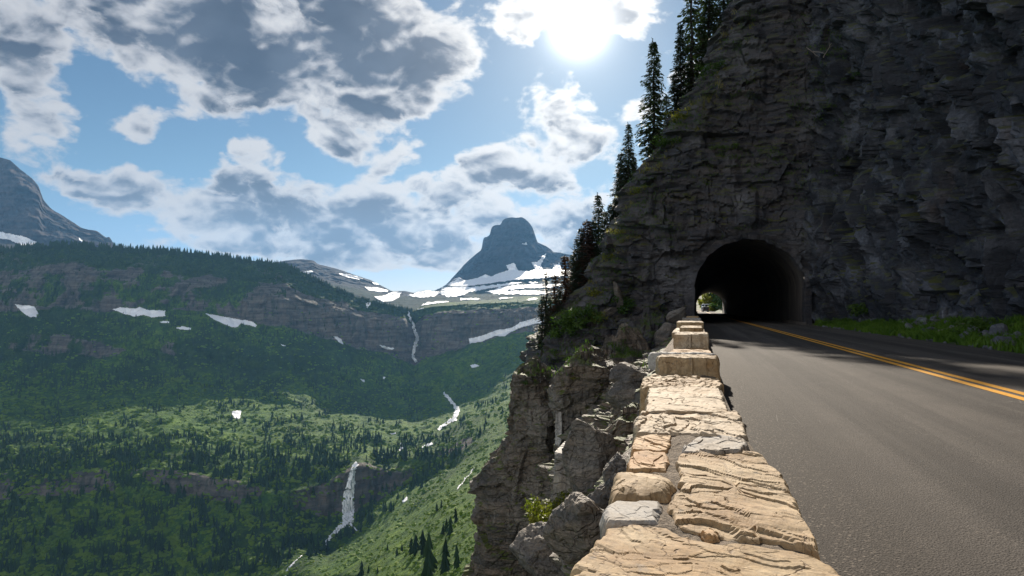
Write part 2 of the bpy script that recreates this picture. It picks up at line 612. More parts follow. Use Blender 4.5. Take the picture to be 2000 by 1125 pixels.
# ------------------------------------------------------------------ far terrain
def sheet(name, knots, cols, subs, mat, disp, attrs=None, smooth=True):
    """a height field given as profiles: knots = {photo bearing: [(bearing y, depth in metres), ...]}; every profile has the same rows"""
    us = np.array(sorted(knots))
    A = np.array([knots[u] for u in us], float)                    # (K, rows, 2)
    A[:, :, 1] = np.log(A[:, :, 1])
    rows = A.shape[1]
    B = np.empty((len(cols), rows, 2))
    for r_ in range(rows):
        for c_ in range(2):
            B[:, r_, c_] = np.interp(cols, us, A[:, r_, c_])
    ker = np.array([1, 2, 3, 2, 1.]) / 9
    pad = np.concatenate([B[:1]] * 2 + [B] + [B[-1:]] * 2)
    B = sum(ker[k] * pad[k:k + len(B)] for k in range(5))
    B[:, :, 1] = np.exp(B[:, :, 1])
    # to points, then interpolate in space between the rows
    D = ray(np.broadcast_to(cols[:, None], B.shape[:2]), B[:, :, 0])
    P = CAM + D * B[:, :, 1][..., None]
    segs, rowpar = [], []
    for r_ in range(rows - 1):
        n = subs[r_]
        t = np.linspace(0, 1, n, endpoint=False)
        segs.append(P[:, r_, None] * (1 - t)[None, :, None] + P[:, r_ + 1, None] * t[None, :, None])
        rowpar.append(r_ + t)
    segs.append(P[:, -1:, :])
    rowpar.append([rows - 1])
    G = np.concatenate(segs, 1)
    rp = np.broadcast_to(np.concatenate(rowpar)[None], G.shape[:2])
    nu, nv = G.shape[:2]
    V = G.reshape(-1, 3)
    V, at = disp(V, rp.ravel(), np.repeat(cols, nv))
    ob = mk_mesh(name, V, grid_faces(nu, nv), mat, smooth=smooth, attrs=at)
    tag(ob, kind='structure')
    bv = BVHTree.FromPolygons([tuple(v) for v in V.tolist()], grid_faces(nu, nv).tolist())
    return ob, bv


def hill_mat():
    m_, N, bs = new_mat('hillside')
    P = wpos(N)
    rock = attr(N, 'rock')
    wood = attr(N, 'wood')
    n = N.noise(P, .03, 6, .65)
    nf = N.noise(P, .22, 5, .7)
    shrub = N.mr(N.noise(P, .085, 6, .7), .44, .58)
    g = N.mix(N.mr(n, .35, .65), (.074, .150, .012), (.150, .235, .016))
    g = N.mix(N.mr(nf, .35, .65, 0, .8), g, N.mix(1.0, g, (.45, .55, .5), 'MULTIPLY'))
    g = N.mix(N.m('MULTIPLY', shrub, .75), g, (.024, .072, .012))
    g = N.mix(N.m('MULTIPLY', wood, .62), g, (.013, .030, .010))
    S = N.mapping(P, scale=(.012, .012, .14))
    st = N.noise(S, 1.0, 6, .65, .4)
    vs = N.noise(N.mapping(P, scale=(.06, .06, .008)), 1.0, 6, .65)
    rk = N.mix(N.mr(st, .35, .65), (.095, .088, .080), (.21, .18, .15))
    rk = N.mix(N.mr(vs, .45, .65, 0, .8), rk, (.055, .062, .045))
    rm = N.mr(N.m('ADD', rock, N.m('MULTIPLY', N.m('SUBTRACT', N.noise(P, .05, 6, .7), .5), 1.1)), .42, .62)
    c = N.mix(rm, g, rk)
    N.t.links.new(c, bs.inputs['Base Color'])
    bs.inputs['Roughness'].default_value = .9
    bs.inputs['Specular IOR Level'].default_value = .1
    h = N.m('ADD', N.m('MULTIPLY', N.noise(P, .16, 6, .7), 1.0), N.m('MULTIPLY', vs, .5))
    bump(N, bs, h, .9, 9.0)
    return m_


M = {}
M['hill'] = hill_mat()

VALLEY = {
    -420: [(1400, 800), (1125, 950), (1000, 1060), (960, 1085), (925, 1100), (875, 1230), (765, 1700), (690, 1890), (660, 1905), (610, 2080), (560, 2110), (500, 2330), (512, 2700)],
    0: [(1400, 800), (1125, 950), (1000, 1060), (960, 1085), (925, 1100), (870, 1230), (760, 1700), (680, 1900), (655, 1915), (603, 2080), (560, 2110), (487, 2330), (500, 2700)],
    130: [(1400, 800), (1125, 950), (1000, 1060), (955, 1085), (925, 1100), (870, 1230), (760, 1700), (682, 1900), (656, 1915), (600, 2080), (545, 2115), (477, 2330), (490, 2700)],
    330: [(1400, 800), (1125, 940), (1010, 1040), (950, 1080), (910, 1095), (870, 1220), (768, 1700), (690, 1880), (672, 1890), (602, 2080), (566, 2110), (490, 2340), (505, 2700)],
    450: [(1400, 740), (1125, 900), (1020, 1020), (975, 1060), (935, 1075), (862, 1260), (780, 1700), (705, 1890), (688, 1900), (610, 2100), (572, 2130), (503, 2360), (520, 2700)],
    560: [(1400, 640), (1125, 840), (1040, 1000), (1000, 1040), (962, 1055), (850, 1300), (790, 1700), (720, 1900), (705, 1905), (628, 2120), (580, 2150), (519, 2380), (536, 2700)],
    640: [(1400, 470), (1130, 650), (1078, 1000), (1012, 1060), (950, 1072), (850, 1350), (800, 1750), (740, 1950), (728, 1955), (650, 2180), (597, 2210), (555, 2400), (572, 2700)],
    700: [(1400, 330), (1125, 520), (1048, 1010), (1000, 1085), (912, 1100), (850, 1380), (805, 1800), (755, 2000), (745, 2003), (672, 2230), (615, 2260), (581, 2420), (597, 2700)],
    760: [(1400, 270), (1125, 400), (1010, 950), (968, 1130), (930, 1145), (850, 1420), (808, 1850), (765, 2050), (757, 2053), (684, 2280), (622, 2300), (596, 2450), (611, 2700)],
    790: [(1400, 250), (1125, 370), (1000, 880), (955, 1140), (922, 1155), (850, 1435), (808, 1865), (768, 2060), (760, 2063), (700, 2290), (635, 2310), (602, 2450), (611, 2700)],
    808: [(1400, 240), (1125, 350), (990, 820), (945, 1150), (915, 1165), (850, 1450), (808, 1880), (772, 2080), (764, 2083), (712, 2330), (650, 2440), (608, 2500), (604, 2600)],
    830: [(1400, 225), (1125, 320), (975, 810), (938, 1155), (908, 1172), (845, 1475), (804, 1890), (768, 2080), (760, 2086), (690, 2340), (625, 2400), (600, 2500), (594, 2900)],
    880: [(1400, 185), (1125, 260), (945, 730), (915, 1120), (885, 1185), (830, 1500), (795, 1880), (760, 2070), (750, 2083), (675, 2345), (615, 2390), (597, 2510), (590, 3000)],
    950: [(1400, 150), (1125, 210), (930, 600), (870, 1000), (840, 1200), (800, 1500), (770, 1800), (730, 2050), (715, 2080), (655, 2330), (612, 2370), (593, 2500), (585, 3200)],
    1060: [(1400, 120), (1125, 170), (930, 400), (850, 800), (800, 1100), (760, 1400), (730, 1700), (690, 2000), (680, 2020), (640, 2300), (606, 2340), (588, 2500), (580, 3200)],
    1240: [(1400, 110), (1125, 160), (900, 400), (830, 800), (780, 1100), (740, 1400), (710, 1700), (680, 2000), (670, 2020), (630, 2300), (600, 2340), (584, 2500), (576, 3200)],
}


def valley_disp(V, rp, u):
    d = np.linalg.norm(V[:, :2], axis=1)
    q = V / 330.0
    amp = np.clip(d / 1200.0, .12, 1.3)
    n = fbm(q, 6, .52)
    n2 = fbm(V / 45.0, 4, .5)
    crest = np.clip(1 - np.abs(rp - 11) / .9, 0, 1)
    fall = np.clip(1 - np.abs(u - 682) / 26, 0, 1) * ((rp > 2.2) & (rp < 5))
    k = (1 - .75 * crest) * (1 - .8 * fall)
    V = V.copy()
    slope_ = sstep(5.8, 6.3, rp) * (1 - sstep(8.6, 9.0, rp))
    V[:, 2] += amp * (13 * n + 4.0 * n2 + 9 * slope_ * fbm(V / 120.0 + 3, 3, .5)) * k
    # gullies and ribs in the cliff bands: push along the view bearing
    band = np.zeros(len(V))
    for lo, hi, w in ((2.75, 4.1, .9), (6.9, 8.1, .8), (8.85, 10.8, 1.0)):
        band = np.maximum(band, w * sstep(lo - .3, lo + .1, rp) * (1 - sstep(hi - .1, hi + .4, rp)))
    rib = fbm(np.stack([V[:, 0] / 55, V[:, 1] / 55, V[:, 2] / 260], 1), 5, .6, ridged=True)
    led = blocks(u * 2.0, V[:, 2] + 10 * n, 13, 60)
    push = band * (26 * rib + 12 * led) * np.clip(d / 1700, .2, 1.2)
    hd = V[:, :2] / d[:, None]
    V[:, :2] += hd * push[:, None]
    # rockiness
    n3 = fbm(V / 140.0 + 9, 4, .55)
    cliff = np.zeros(len(V))
    for lo, hi, w in ((2.95, 3.98, 1.0), (6.95, 8.0, .85), (8.95, 10.35, .95), (10.3, 11.0, .42)):
        cliff = np.maximum(cliff, w * sstep(lo - .18, lo + .05, rp) * (1 - sstep(hi - .05, hi + .25, rp)))
    # the lower band is broken into separate crags, and runs out on the sunny slope
    low = (rp > 2) & (rp < 5)
    brk = sstep(-.08, .22, n3) * (1 - sstep(905, 940, u))
    brk = np.maximum(brk, np.clip(1 - np.abs(u - 690) / 190, 0, 1) * 1.2 * (np.abs(u - 690) < 190))
    cliff = np.where(low, cliff * np.clip(brk, 0, 1), cliff)
    mid = (rp > 6.4) & (rp < 8.6)
    cliff = np.where(mid, cliff * (1 - .85 * sstep(330, 420, u)) * np.clip(.55 + 1.4 * n3, 0, 1), cliff)
    up = rp > 8.7
    head = sstep(800, 815, u)
    cliff = np.where(up & (rp > 10.35), cliff * (1 - head) * np.clip(.5 + 2 * n3, 0, 1), cliff)
    cliff = np.where(up & (u < 560), cliff * np.clip(.75 + 1.2 * n3, 0, 1), cliff)
    wood = np.clip(.35 + 1.6 * fbm(V / 210.0 + 40, 4, .55), 0, 1)
    bench = sstep(4.8, 5.2, rp) * (1 - sstep(5.9, 6.3, rp))
    wood = wood * (1 - .6 * bench)
    wood = np.maximum(wood, np.where(rp > 10.3, .9 * (1 - head) + .5 * head, 0))
    near = (1 - sstep(1.9, 2.2, rp)) * sstep(640, 780, u)
    wood = wood * (1 - .85 * near)
    wood = wood * (1 - .7 * sstep(860, 960, u) * (rp < 9))
    return V, {'rock': cliff, 'wood': wood}


cols_v = np.concatenate([np.arange(-420, 0, 5.0), np.arange(0, 1060, 1.6), np.arange(1060, 1245, 6)])
valley, BV_VALLEY = sheet('hills', VALLEY, cols_v, [18, 70, 28, 26, 50, 70, 46, 16, 42, 34, 44, 8], M['hill'], valley_disp)


def px_hit(px, py, *trees):
    best = None
    d = Vector(ray(px, py))
    d.normalize()
    o = Vector(CAM)
    for b in (trees or (BV_VALLEY,)):
        h = b.ray_cast(o, d)
        if h[0] is not None and (best is None or h[3] < best[3]):
            best = h
    return best


# mountains -----------------------------------------------------------------
def mtn_mat(name, base, brown, sc=1.0):
    m_, N, bs = new_mat(name)
    P = wpos(N)
    st = N.noise(N.mapping(P, rot=(.05, .03, 0), scale=(.0012, .0012, .03)), 1.0, 7, .62, .3)
    vs = N.noise(N.mapping(P, scale=(.012, .012, .0015)), 1.0, 7, .65)
    c = N.mix(N.mr(st, .38, .62), base, brown)
    c = N.mix(N.mr(vs, .42, .66, 0, .6), c, tuple(x * .5 for x in base))
    sn = N.m('MULTIPLY', attr(N, 'meadow'), N.mr(N.noise(P, .01, 5, .6), .22, .45))
    c = N.mix(sn, c, N.mix(N.noise(P, .02, 5, .7), (.012, .026, .012), (.030, .046, .020)))
    N.t.links.new(c, bs.inputs['Base Color'])
    bs.inputs['Roughness'].default_value = .95
    bs.inputs['Specular IOR Level'].default_value = .05
    bump(N, bs, N.m('ADD', st, vs), 1.0, 40.0)
    return m_


def mtn(name, crest, foot, base, back, dc, df, db, dk, mat, seed, amp=60, ustep=2.2, meadow=0.0, subs=(14, 30, 64, 6)):
    us = sorted(crest)
    k = {}
    cx, cy = np.array(us), np.array([crest[u] for u in us])
    fx, fy = np.array(sorted(foot)), np.array([foot[u] for u in sorted(foot)])
    u0, u1 = us[0], us[-1]
    cols = np.arange(u0, u1, ustep)
    for u in cols:
        c = np.interp(u, cx, cy)
        f_ = max(np.interp(u, fx, fy), c + 2)
        k[float(u)] = [(base, db), ((base + f_) / 2 + 1, (db * .45 + df * .55)), (f_, df + .25 * (dc - df) * np.clip(1 - (f_ - c) / 60, 0, 1)), (c, dc), (c + back, dc * 1.2)]

    def disp(V, rp, u):
        V = V.copy()
        d = np.linalg.norm(V[:, :2], axis=1)
        s_ = 1 - np.clip(1 - np.abs(rp - 3) / .12, 0, 1) * .6
        w = sstep(1.8, 2.2, rp)
        rib = fbm(np.stack([V[:, 0] / 170, V[:, 1] / 170, V[:, 2] / 900], 1) + seed, 6, .55, ridged=True)
        n = fbm(V / 260.0 + seed, 6, .55)
        led = blocks(u * 3, V[:, 2] + 20 * n, 38, 150)
        hd = V[:, :2] / d[:, None]
        V[:, :2] += hd * (w * (1 - .7 * np.clip(1 - np.abs(rp - 3) / .3, 0, 1)) * (amp * 3.2 * rib + amp * 1.3 * led))[:, None]
        V[:, 2] += (amp * .25 * n + amp * .10 * fbm(V / 40.0, 4, .6)) * np.where(w > .5, .75 * s_, .5)
        return V, {'meadow': np.full(len(V), meadow) * (1 - w)}
    return sheet(name, k, cols, subs, mat, disp)


M['mtn'] = mtn_mat('mountain_rock', (.036, .038, .046), (.056, .054, .062))
M['mtn_warm'] = mtn_mat('mountain_rock_warm', (.062, .054, .055), (.10, .078, .070))
peak, BV_PEAK = mtn('mountain', {800: 575, 850: 568, 870: 557, 878: 549, 890: 535, 905: 518, 917: 506, 930: 495, 940: 487, 942: 480, 943: 465, 947: 461, 950: 462, 957: 458, 959: 445, 963: 440, 970: 438, 978: 438, 981: 430, 988: 425,
                                 1000: 422.5, 1008: 424, 1018: 423, 1026: 427, 1034: 434, 1040: 443, 1044: 455, 1048: 468, 1050: 474, 1058: 477, 1066: 480, 1076: 487, 1081: 492, 1096: 493, 1120: 498, 1180: 510, 1300: 525},
                    {800: 580, 860: 570, 880: 556, 920: 545, 950: 542, 1000: 528, 1050: 524, 1120: 530, 1300: 545}, 604, 14, 5600, 4900, 2950, 0, M['mtn'], 3.3, 55, 1.0, 1.0)
far_r, BV_FAR = mtn('mountain', {330: 528, 420: 522, 500: 519, 535: 513, 556: 509, 590: 506, 612: 508, 622: 516, 640: 520, 660: 525, 700: 539, 725: 547, 745: 558, 765: 569, 790: 568, 808: 572, 830: 567, 850: 568, 870: 563, 900: 566, 940: 560},
                    {330: 560, 600: 545, 700: 562, 760: 578, 940: 580}, 612, 12, 4600, 3700, 2900, 0, M['mtn'], 8.1, 26, 1.6, .9)
left_m, BV_LEFT = mtn('mountain', {-420: 420, -250: 370, -120: 318, -50: 300, 0: 306, 20: 312, 45: 334, 60: 345, 76: 362, 84: 388, 92: 398, 105: 411, 122: 420, 140: 432, 158: 444, 170: 447, 188: 450, 200: 458, 208: 464, 214: 461, 218: 470, 224: 478, 245: 492, 300: 510},
                      {-420: 470, 0: 470, 60: 478, 150: 490, 230: 498, 300: 515}, 520, 14, 4700, 4000, 3000, 0, M['mtn_warm'], 5.7, 42, 1.6, .3)
for o in (peak, far_r, left_m):
    o.name = 'mountain'

# snow ------------------------------------------------------------------------
m_, N, bs = new_mat('snow')
N.t.links.new(N.mix(N.mr(N.noise(wpos(N), .05, 5, .65), .35, .7), (.90, .91, .93), (.80, .80, .81)), bs.inputs['Base Color'])
bs.inputs['Roughness'].default_value = .7
bs.inputs['Subsurface Weight'].default_value = 0
bump(N, bs, N.noise(wpos(N), .08, 5, .6), .4, 3)
M['snow'] = m_


def in_poly(x, y, poly):
    ins = np.zeros(x.shape, bool)
    n = len(poly)
    j = n - 1
    for i in range(n):
        xi, yi = poly[i]
        xj, yj = poly[j]
        c = ((yi > y) != (yj > y)) & (x < (xj - xi) * (y - yi) / (yj - yi + 1e-12) + xi)
        ins ^= c
        j = i
    return ins


def drape(name, poly, trees, mat, lift=1.2, step=.9, rag=2.0, mask=None, thick=2.0, split=False):
    """a sheet of snow or water lying on the terrain inside an outline, with a rounded thickness"""
    poly = np.array(poly, float)
    x0, y0 = poly.min(0) - 3
    x1, y1 = poly.max(0) + 3
    xs, ys = np.arange(x0, x1 + step, step), np.arange(y0, y1 + step, step)
    gx, gy = np.meshgrid(xs, ys, indexing='ij')
    wob = np.stack([gx.ravel() * .13, gy.ravel() * .2, np.full(gx.size, poly[0, 0] * .1)], 1)
    wx = (fbm(wob, 3) * rag).reshape(gx.shape)
    wy = (fbm(wob + 31, 3) * rag * .6).reshape(gx.shape)
    ins = in_poly(gx + wx, gy + wy, poly)
    if mask is not None:
        ins &= mask(gx, gy)
    hit = np.zeros((*gx.shape, 3))
    okk = np.zeros(gx.shape, bool)
    for i, j in zip(*np.nonzero(ins)):
        h = px_hit(gx[i, j], gy[i, j], *trees)
        if h is not None:
            hit[i, j] = h[0]
            okk[i, j] = True
    hit = hit
    toc = CAM - hit
    dd = np.linalg.norm(toc, axis=2)
    edge = okk.copy()
    inner = okk.copy()
    for _ in range(1):
        e = inner.copy()
        e[1:] &= inner[:-1]; e[:-1] &= inner[1:]; e[:, 1:] &= inner[:, :-1]; e[:, :-1] &= inner[:, 1:]
        inner = e
    up_ = np.where(inner, lift + thick * .5, lift)
    P = hit + toc / np.maximum(dd, 1)[..., None] * up_[..., None] * np.clip(dd / 2000, .3, 3)[..., None]
    P[..., 2] += up_ * .3
    q = okk[:-1, :-1] & okk[1:, :-1] & okk[1:, 1:] & okk[:-1, 1:]
    # no faces over sudden jumps in distance
    mx = np.maximum.reduce([dd[:-1, :-1], dd[1:, :-1], dd[1:, 1:], dd[:-1, 1:]])
    mn = np.minimum.reduce([dd[:-1, :-1], dd[1:, :-1], dd[1:, 1:], dd[:-1, 1:]])
    q &= (mx - mn) < .06 * mn
    f = grid_faces(gx.shape[0], gx.shape[1], q)
    if not len(f):
        return None
    # one object per connected sheet
    lab = np.arange(gx.size)
    while True:
        m4 = lab[f].min(1)
        new = lab.copy()
        for k in range(4):
            np.minimum.at(new, f[:, k], m4)
        if (new == lab).all(): break
        lab = new
    fl = lab[f[:, 0]]
    ids, cnt = np.unique(fl, return_counts=True)
    out = []
    for c_ in ids[np.argsort(-cnt)]:
        ff = f[fl == c_]
        if len(out) and (not split or len(ff) < 40): break
        used = np.unique(ff)
        re = -np.ones(gx.size, np.int64)
        re[used] = np.arange(len(used))
        V = P.reshape(-1, 3)[used]
        C = V.mean(0)
        ob = mk_mesh(name, V - C, re[ff][:, ::-1], mat, smooth=True)
        ob.location = C
        out.append(ob)
    return out if split else out[0]


VT = (BV_VALLEY,)
SNOW = [
    ([(28, 594), (40, 595), (68, 598), (75, 612), (72, 620), (58, 620), (42, 610)], 'white snow patch at far left below the grey cliff band'),
    ([(218, 604), (235, 600), (265, 602), (272, 599), (290, 605), (324, 606), (322, 618), (297, 621), (280, 616), (262, 619), (238, 612)], 'wide white snow patch lying under the long wooded cliff band'),
    ([(311, 628), (330, 626), (331, 631), (315, 632)], 'small white snow scrap just below the wide snow patch'),
    ([(340, 640), (355, 637), (373, 640), (372, 645), (350, 644)], 'thin white snow scrap among spruces between two long snow patches'),
    ([(398, 611), (420, 615), (448, 620), (470, 624), (492, 627), (502, 634), (500, 640), (485, 636), (470, 632), (466, 639), (452, 640), (420, 626)], 'long white snow tongue slanting down right below the wooded cliff'),
    ([(651, 657), (660, 656), (672, 670), (670, 674), (660, 668)], 'small slanting white snow patch below the end of the wooded spur'),
    ([(736, 672), (752, 676), (770, 680), (768, 684), (748, 681)], 'narrow white snow strip left of the upper cascade'),
    ([(714, 590), (724, 589), (723, 596), (717, 603), (714, 598)], 'little white snow patch near the crest of the wooded spur'),
    ([(452, 804), (462, 801), (472, 803), (470, 812), (468, 819), (458, 817), (453, 811)], 'lone round white snow patch above the sunlit bench'),
    ([(915, 661), (935, 657), (955, 650), (975, 643), (1000, 640), (1015, 630), (1035, 624), (1058, 616), (1062, 630), (1040, 634), (1020, 640), (1000, 648), (985, 658), (970, 656), (940, 668), (917, 672)], 'large white snow bank slanting across the headwall behind the pillar'),
    ([(917, 714), (928, 711), (938, 714), (930, 718), (921, 719)], 'small white snow patch below the large slanting snow bank'),
    ([(704, 739), (714, 743), (712, 747), (705, 743)], 'tiny white snow scrap on the slope left of the cascade foot'),
    ([(748, 736), (753, 735), (752, 741), (748, 740)], 'tiny white snow fleck right of another tiny scrap on the dark slope'),
    ([(784, 977), (796, 970), (797, 975), (790, 982), (785, 981)], 'small white snow patch on green slope right of the big waterfall'),
    ([(760, 846), (773, 845), (774, 848), (762, 849)], 'tiny white snow strip on the flat bench above the waterfall'),
    ([(548, 671), (557, 674), (558, 678), (551, 676)], 'tiny white snow fleck on the dark green slope below the spur'),
]
for poly, lab in SNOW:
    o = drape('snow_patch', poly, VT, M['snow'], 1.0, .8, 1.6)
    if o: tag(o, lab, 'snow patch', 'snow patches on the valley slopes')
PK = (BV_PEAK, BV_FAR, BV_VALLEY)
FR = (BV_FAR, BV_VALLEY)




def zp(pts):
    return [(800 + x * .2952, 352 + y * .2951) for x, y in pts]


o = drape('snowfield', zp([(235, 700), (320, 643), (370, 665), (445, 650), (500, 625), (540, 640), (600, 612), (650, 600), (636, 565), (660, 560), (690, 548), (722, 600), (790, 606), (830, 590), (803, 545), (850, 540), (880, 500), (905, 484), (892, 522), (870, 560), (882, 596), (948, 590), (948, 555), (975, 560), (992, 545), (1002, 590),
                           (1060, 600), (1180, 610), (1180, 650), (1000, 645), (880, 655), (700, 664), (500, 692), (400, 704), (300, 708)]), PK, M['snow'], 14, .7, 1.6, None, 6)
tag(o, 'broad snow apron under the dark square-topped peak', 'snowfield')
for pts, lab in [([(210, 712), (300, 706), (420, 706), (560, 692), (700, 675), (755, 682), (700, 692), (560, 714), (430, 737), (330, 772), (250, 777), (200, 752)], 'long tapering snow strip just below the left half of the snow apron'),
                 ([(480, 745), (600, 710), (700, 695), (800, 690), (1000, 688), (1000, 708), (720, 722), (600, 747)], 'long snow strip below the right half of the snow apron'),
                 ([(520, 757), (700, 733), (840, 733), (1000, 742), (900, 757), (600, 760)], 'flat snow strip lowest on the right of the pass'),
                 ([(-20, 770), (60, 736), (140, 733), (200, 742), (180, 768), (100, 778), (40, 778)], 'snow patch at the left end of the pass'),
                 ([(-10, 832), (150, 803), (280, 792), (325, 799), (200, 817), (60, 838), (-10, 842)], 'bright sunlit snow strip along the lip of the headwall'),
                 ([(335, 783), (460, 781), (472, 793), (340, 796)], 'short snow strip right of the bright strip on the lip'),
                 ([(500, 778), (620, 773), (692, 782), (600, 790)], 'thin snow strip at the right on the lip of the headwall'),
                 ([(780, 676), (850, 672), (852, 684), (800, 688)], 'small snow fleck under the right part of the snow apron'),
                 ([(740, 425), (765, 414), (786, 424), (770, 430), (750, 430)], 'tiny snow fleck high on the face of the square-topped peak'),
                 ([(40, 860), (90, 848), (110, 855), (60, 862)], 'small snow fleck on the wooded rim above the headwall'),
                 ([(770, 795), (800, 782), (850, 776), (850, 790), (790, 800)], 'snow scrap on the rim of the headwall near the pillar trees')]:
    o = drape('snow_patch', zp(pts), PK, M['snow'], 7, .6, 3.0, None, 4)
    if o: tag(o, lab, 'snow patch', 'snow strips across the pass')
for poly, lab in [
    ([(592, 532), (608, 528), (612, 532), (600, 538), (594, 539)], 'small snow patch on the low far mountain, nearest the wooded crest'),
    ([(660, 533), (680, 536), (700, 541), (712, 546), (700, 547), (680, 543), (664, 538)], 'long thin snow strip below the crest of the low far mountain'),
    ([(726, 550), (736, 553), (741, 557), (730, 556)], 'short snow strip at the right shoulder of the low far mountain'),
    ([(712, 560), (735, 562), (755, 566), (760, 570), (740, 571), (718, 568)], 'flat snow patch at the foot of the low far mountain'),
    ([(730, 580), (752, 577), (768, 570), (784, 571), (780, 582), (764, 590), (745, 590)], 'bright snow patch in the saddle between the two far mountains'),
]:
    o = drape('snow_patch', poly, FR, M['snow'], 8, .7, 1.5)
    if o: tag(o, lab, 'snow patch', 'snow patches on the far mountains')
for poly, lab in [([(-30, 450), (0, 453), (20, 457), (45, 462), (60, 467), (72, 474), (66, 482), (40, 480), (20, 470), (-30, 462)], 'cream snow bank at the foot of the brown mountain on the left'),
                  ([(152, 462), (158, 468), (166, 474), (164, 478), (156, 473)], 'thin snow streak in a gully low on the brown mountain')]:
    o = drape('snow_patch', poly, (BV_LEFT, BV_VALLEY), M['snow'], 8, .8, 2)
    if o: tag(o, lab, 'snow patch', 'snow patches on the far mountains')

# water -----------------------------------------------------------------------
m_, N, bs = new_mat('white_water')
P = wpos(N)
n = N.noise(N.mapping(P, scale=(.45, .45, .030)), 1.0, 6, .7, .3)
N.t.links.new(N.mix(N.mr(n, .36, .54), (.30, .34, .36), (.95, .95, .96)), bs.inputs['Base Color'])
bs.inputs['Roughness'].default_value = .5
bump(N, bs, n, .6, 3)
M['water'] = m_


def ribbon(name, pts, label, lift=1.6, rag=1.2, trees=VT, holes=0.0):
    """pts: (x, y, width) down the course"""
    L, Rr = [], []
    for k, (x, y, w) in enumerate(pts):
        a_ = np.array(pts[max(k - 1, 0)][:2], float)
        b_ = np.array(pts[min(k + 1, len(pts) - 1)][:2], float)
        d = (b_ - a_) / (np.linalg.norm(b_ - a_) + 1e-9)
        nrm = np.array([-d[1], d[0]])
        L.append((x + nrm[0] * w / 2, y + nrm[1] * w / 2))
        Rr.append((x - nrm[0] * w / 2, y - nrm[1] * w / 2))
    hm = None
    if holes:
        def hm(gx, gy):
            p = np.stack([gx.ravel() * .35, gy.ravel() * .10, np.zeros(gx.size) + 5], 1)
            return fbm(p, 3).reshape(gx.shape) > -1 + holes
    o = drape(name, L + Rr[::-1], trees, M['water'], lift, .6, rag, hm, 1.0, True) or []
    for x in o: tag(x, label, kind='structure')
    return o


ribbon('waterfall', [(699, 905, 9), (692, 912, 10), (688, 928, 12), (686, 945, 16), (682, 962, 20), (680, 982, 24), (680, 1000, 24), (680, 1021, 21)], 'white waterfall dropping over the dark crag in the valley', 3, 1.6, holes=.30)
ribbon('stream', [(681, 1022, 16), (666, 1027, 11), (655, 1040, 9), (645, 1050, 6), (636, 1060, 8), (635, 1066, 4)], 'white stream leaving the foot of the waterfall', 2, 2.5, holes=.45)
ribbon('stream', [(683, 1022, 5), (690, 1030, 4), (700, 1040, 3)], 'thin side stream at the foot of the waterfall', 2)
ribbon('stream', [(590, 1085, 2.4), (575, 1098, 3), (562, 1112, 5), (556, 1130, 5)], 'thin white stream at the bottom edge of the valley', 1.2, 1.5)
ribbon('stream', [(797, 605, 4), (800, 620, 4), (806, 632, 5), (811, 648, 7), (815, 660, 8), (812, 672, 8), (808, 684, 7), (806, 696, 7), (813, 708, 7)], 'upper white cascade in the gully of the headwall', 4, 2.2, holes=.35)
ribbon('stream', [(866, 767, 6), (877, 778, 7), (886, 790, 8), (895, 800, 10), (890, 812, 10), (886, 820, 9), (874, 826, 8), (862, 834, 6), (855, 841, 4)], 'white torrent curving down the sunlit meadow', 2, 3, holes=.3)
ribbon('stream', [(845, 866, 6), (832, 871, 6), (824, 875, 3)], 'short white reach of stream on the flat bench', 1.5)
ribbon('stream', [(783, 865, 3), (785, 875, 6), (780, 880, 4)], 'tiny white rapid among spruces on the bench', 1.5)
ribbon('stream', [(928, 914, 2), (921, 919, 3), (918, 927, 2.2), (909, 934, 3), (906, 942, 2.2), (897, 949, 3), (893, 957, 2.0)], 'narrow white side stream beside the near pillar', 1.5, 1.6)
# ------------------------------------------------------------------ near cliffs
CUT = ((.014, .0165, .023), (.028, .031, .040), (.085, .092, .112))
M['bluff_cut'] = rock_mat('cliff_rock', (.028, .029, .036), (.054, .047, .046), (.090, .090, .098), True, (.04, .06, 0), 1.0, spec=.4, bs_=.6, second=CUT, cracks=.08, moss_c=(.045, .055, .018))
M['bluff'] = rock_mat('bluff_rock', (.028, .029, .036), (.054, .047, .046), (.090, .090, .098), True, (.04, .06, 0), 1.0, spec=.3, bs_=.6, cracks=.08, moss_c=(.045, .055, .018))
M['crag'] = rock_mat('crag_rock', (.085, .075, .065), (.17, .13, .098), (.21, .19, .165), True, (.05, -.06, 0), 1.5, spec=.25, bs_=.8)

SIL = [(1440, 0), (1400, 105), (1365, 165), (1335, 215), (1295, 268), (1262, 318), (1245, 355), (1225, 400), (1206, 445), (1192, 488), (1166, 530),
       (1140, 565), (1108, 606), (1075, 636), (1052, 660), (1042, 690), (1036, 720), (1020, 780), (1005, 900), (985, 1125)]


def lean(z):
    return .20 * np.maximum(z - 6, 0) + .012 * np.maximum(z - 6, 0) ** 2 * .5


sil = []
for px, py in SIL:
    d = ray(px, py)
    z = 0.
    for _ in range(8):
        y = 48.2 + lean(z)
        t = y / d[1]
        z = CAM_H + t * d[2]
    sil.append((z, t * d[0]))
sil = np.array(sil[::-1])
zk, xk = sil[:, 0], sil[:, 1]


def x_sil(z):
    x = np.interp(z, zk, xk)
    top = z > zk[-1]
    return np.where(top, xk[-1] + (z - zk[-1]) * .30, x)


zs = np.concatenate([np.arange(-26, -4, .45), np.arange(-4, 25, .105), np.arange(25, 46, .6)])
TUN = dict(cx=3.23, hw=3.37, spring=2.3, top=5.5, y0=46.75, y1=190.0)


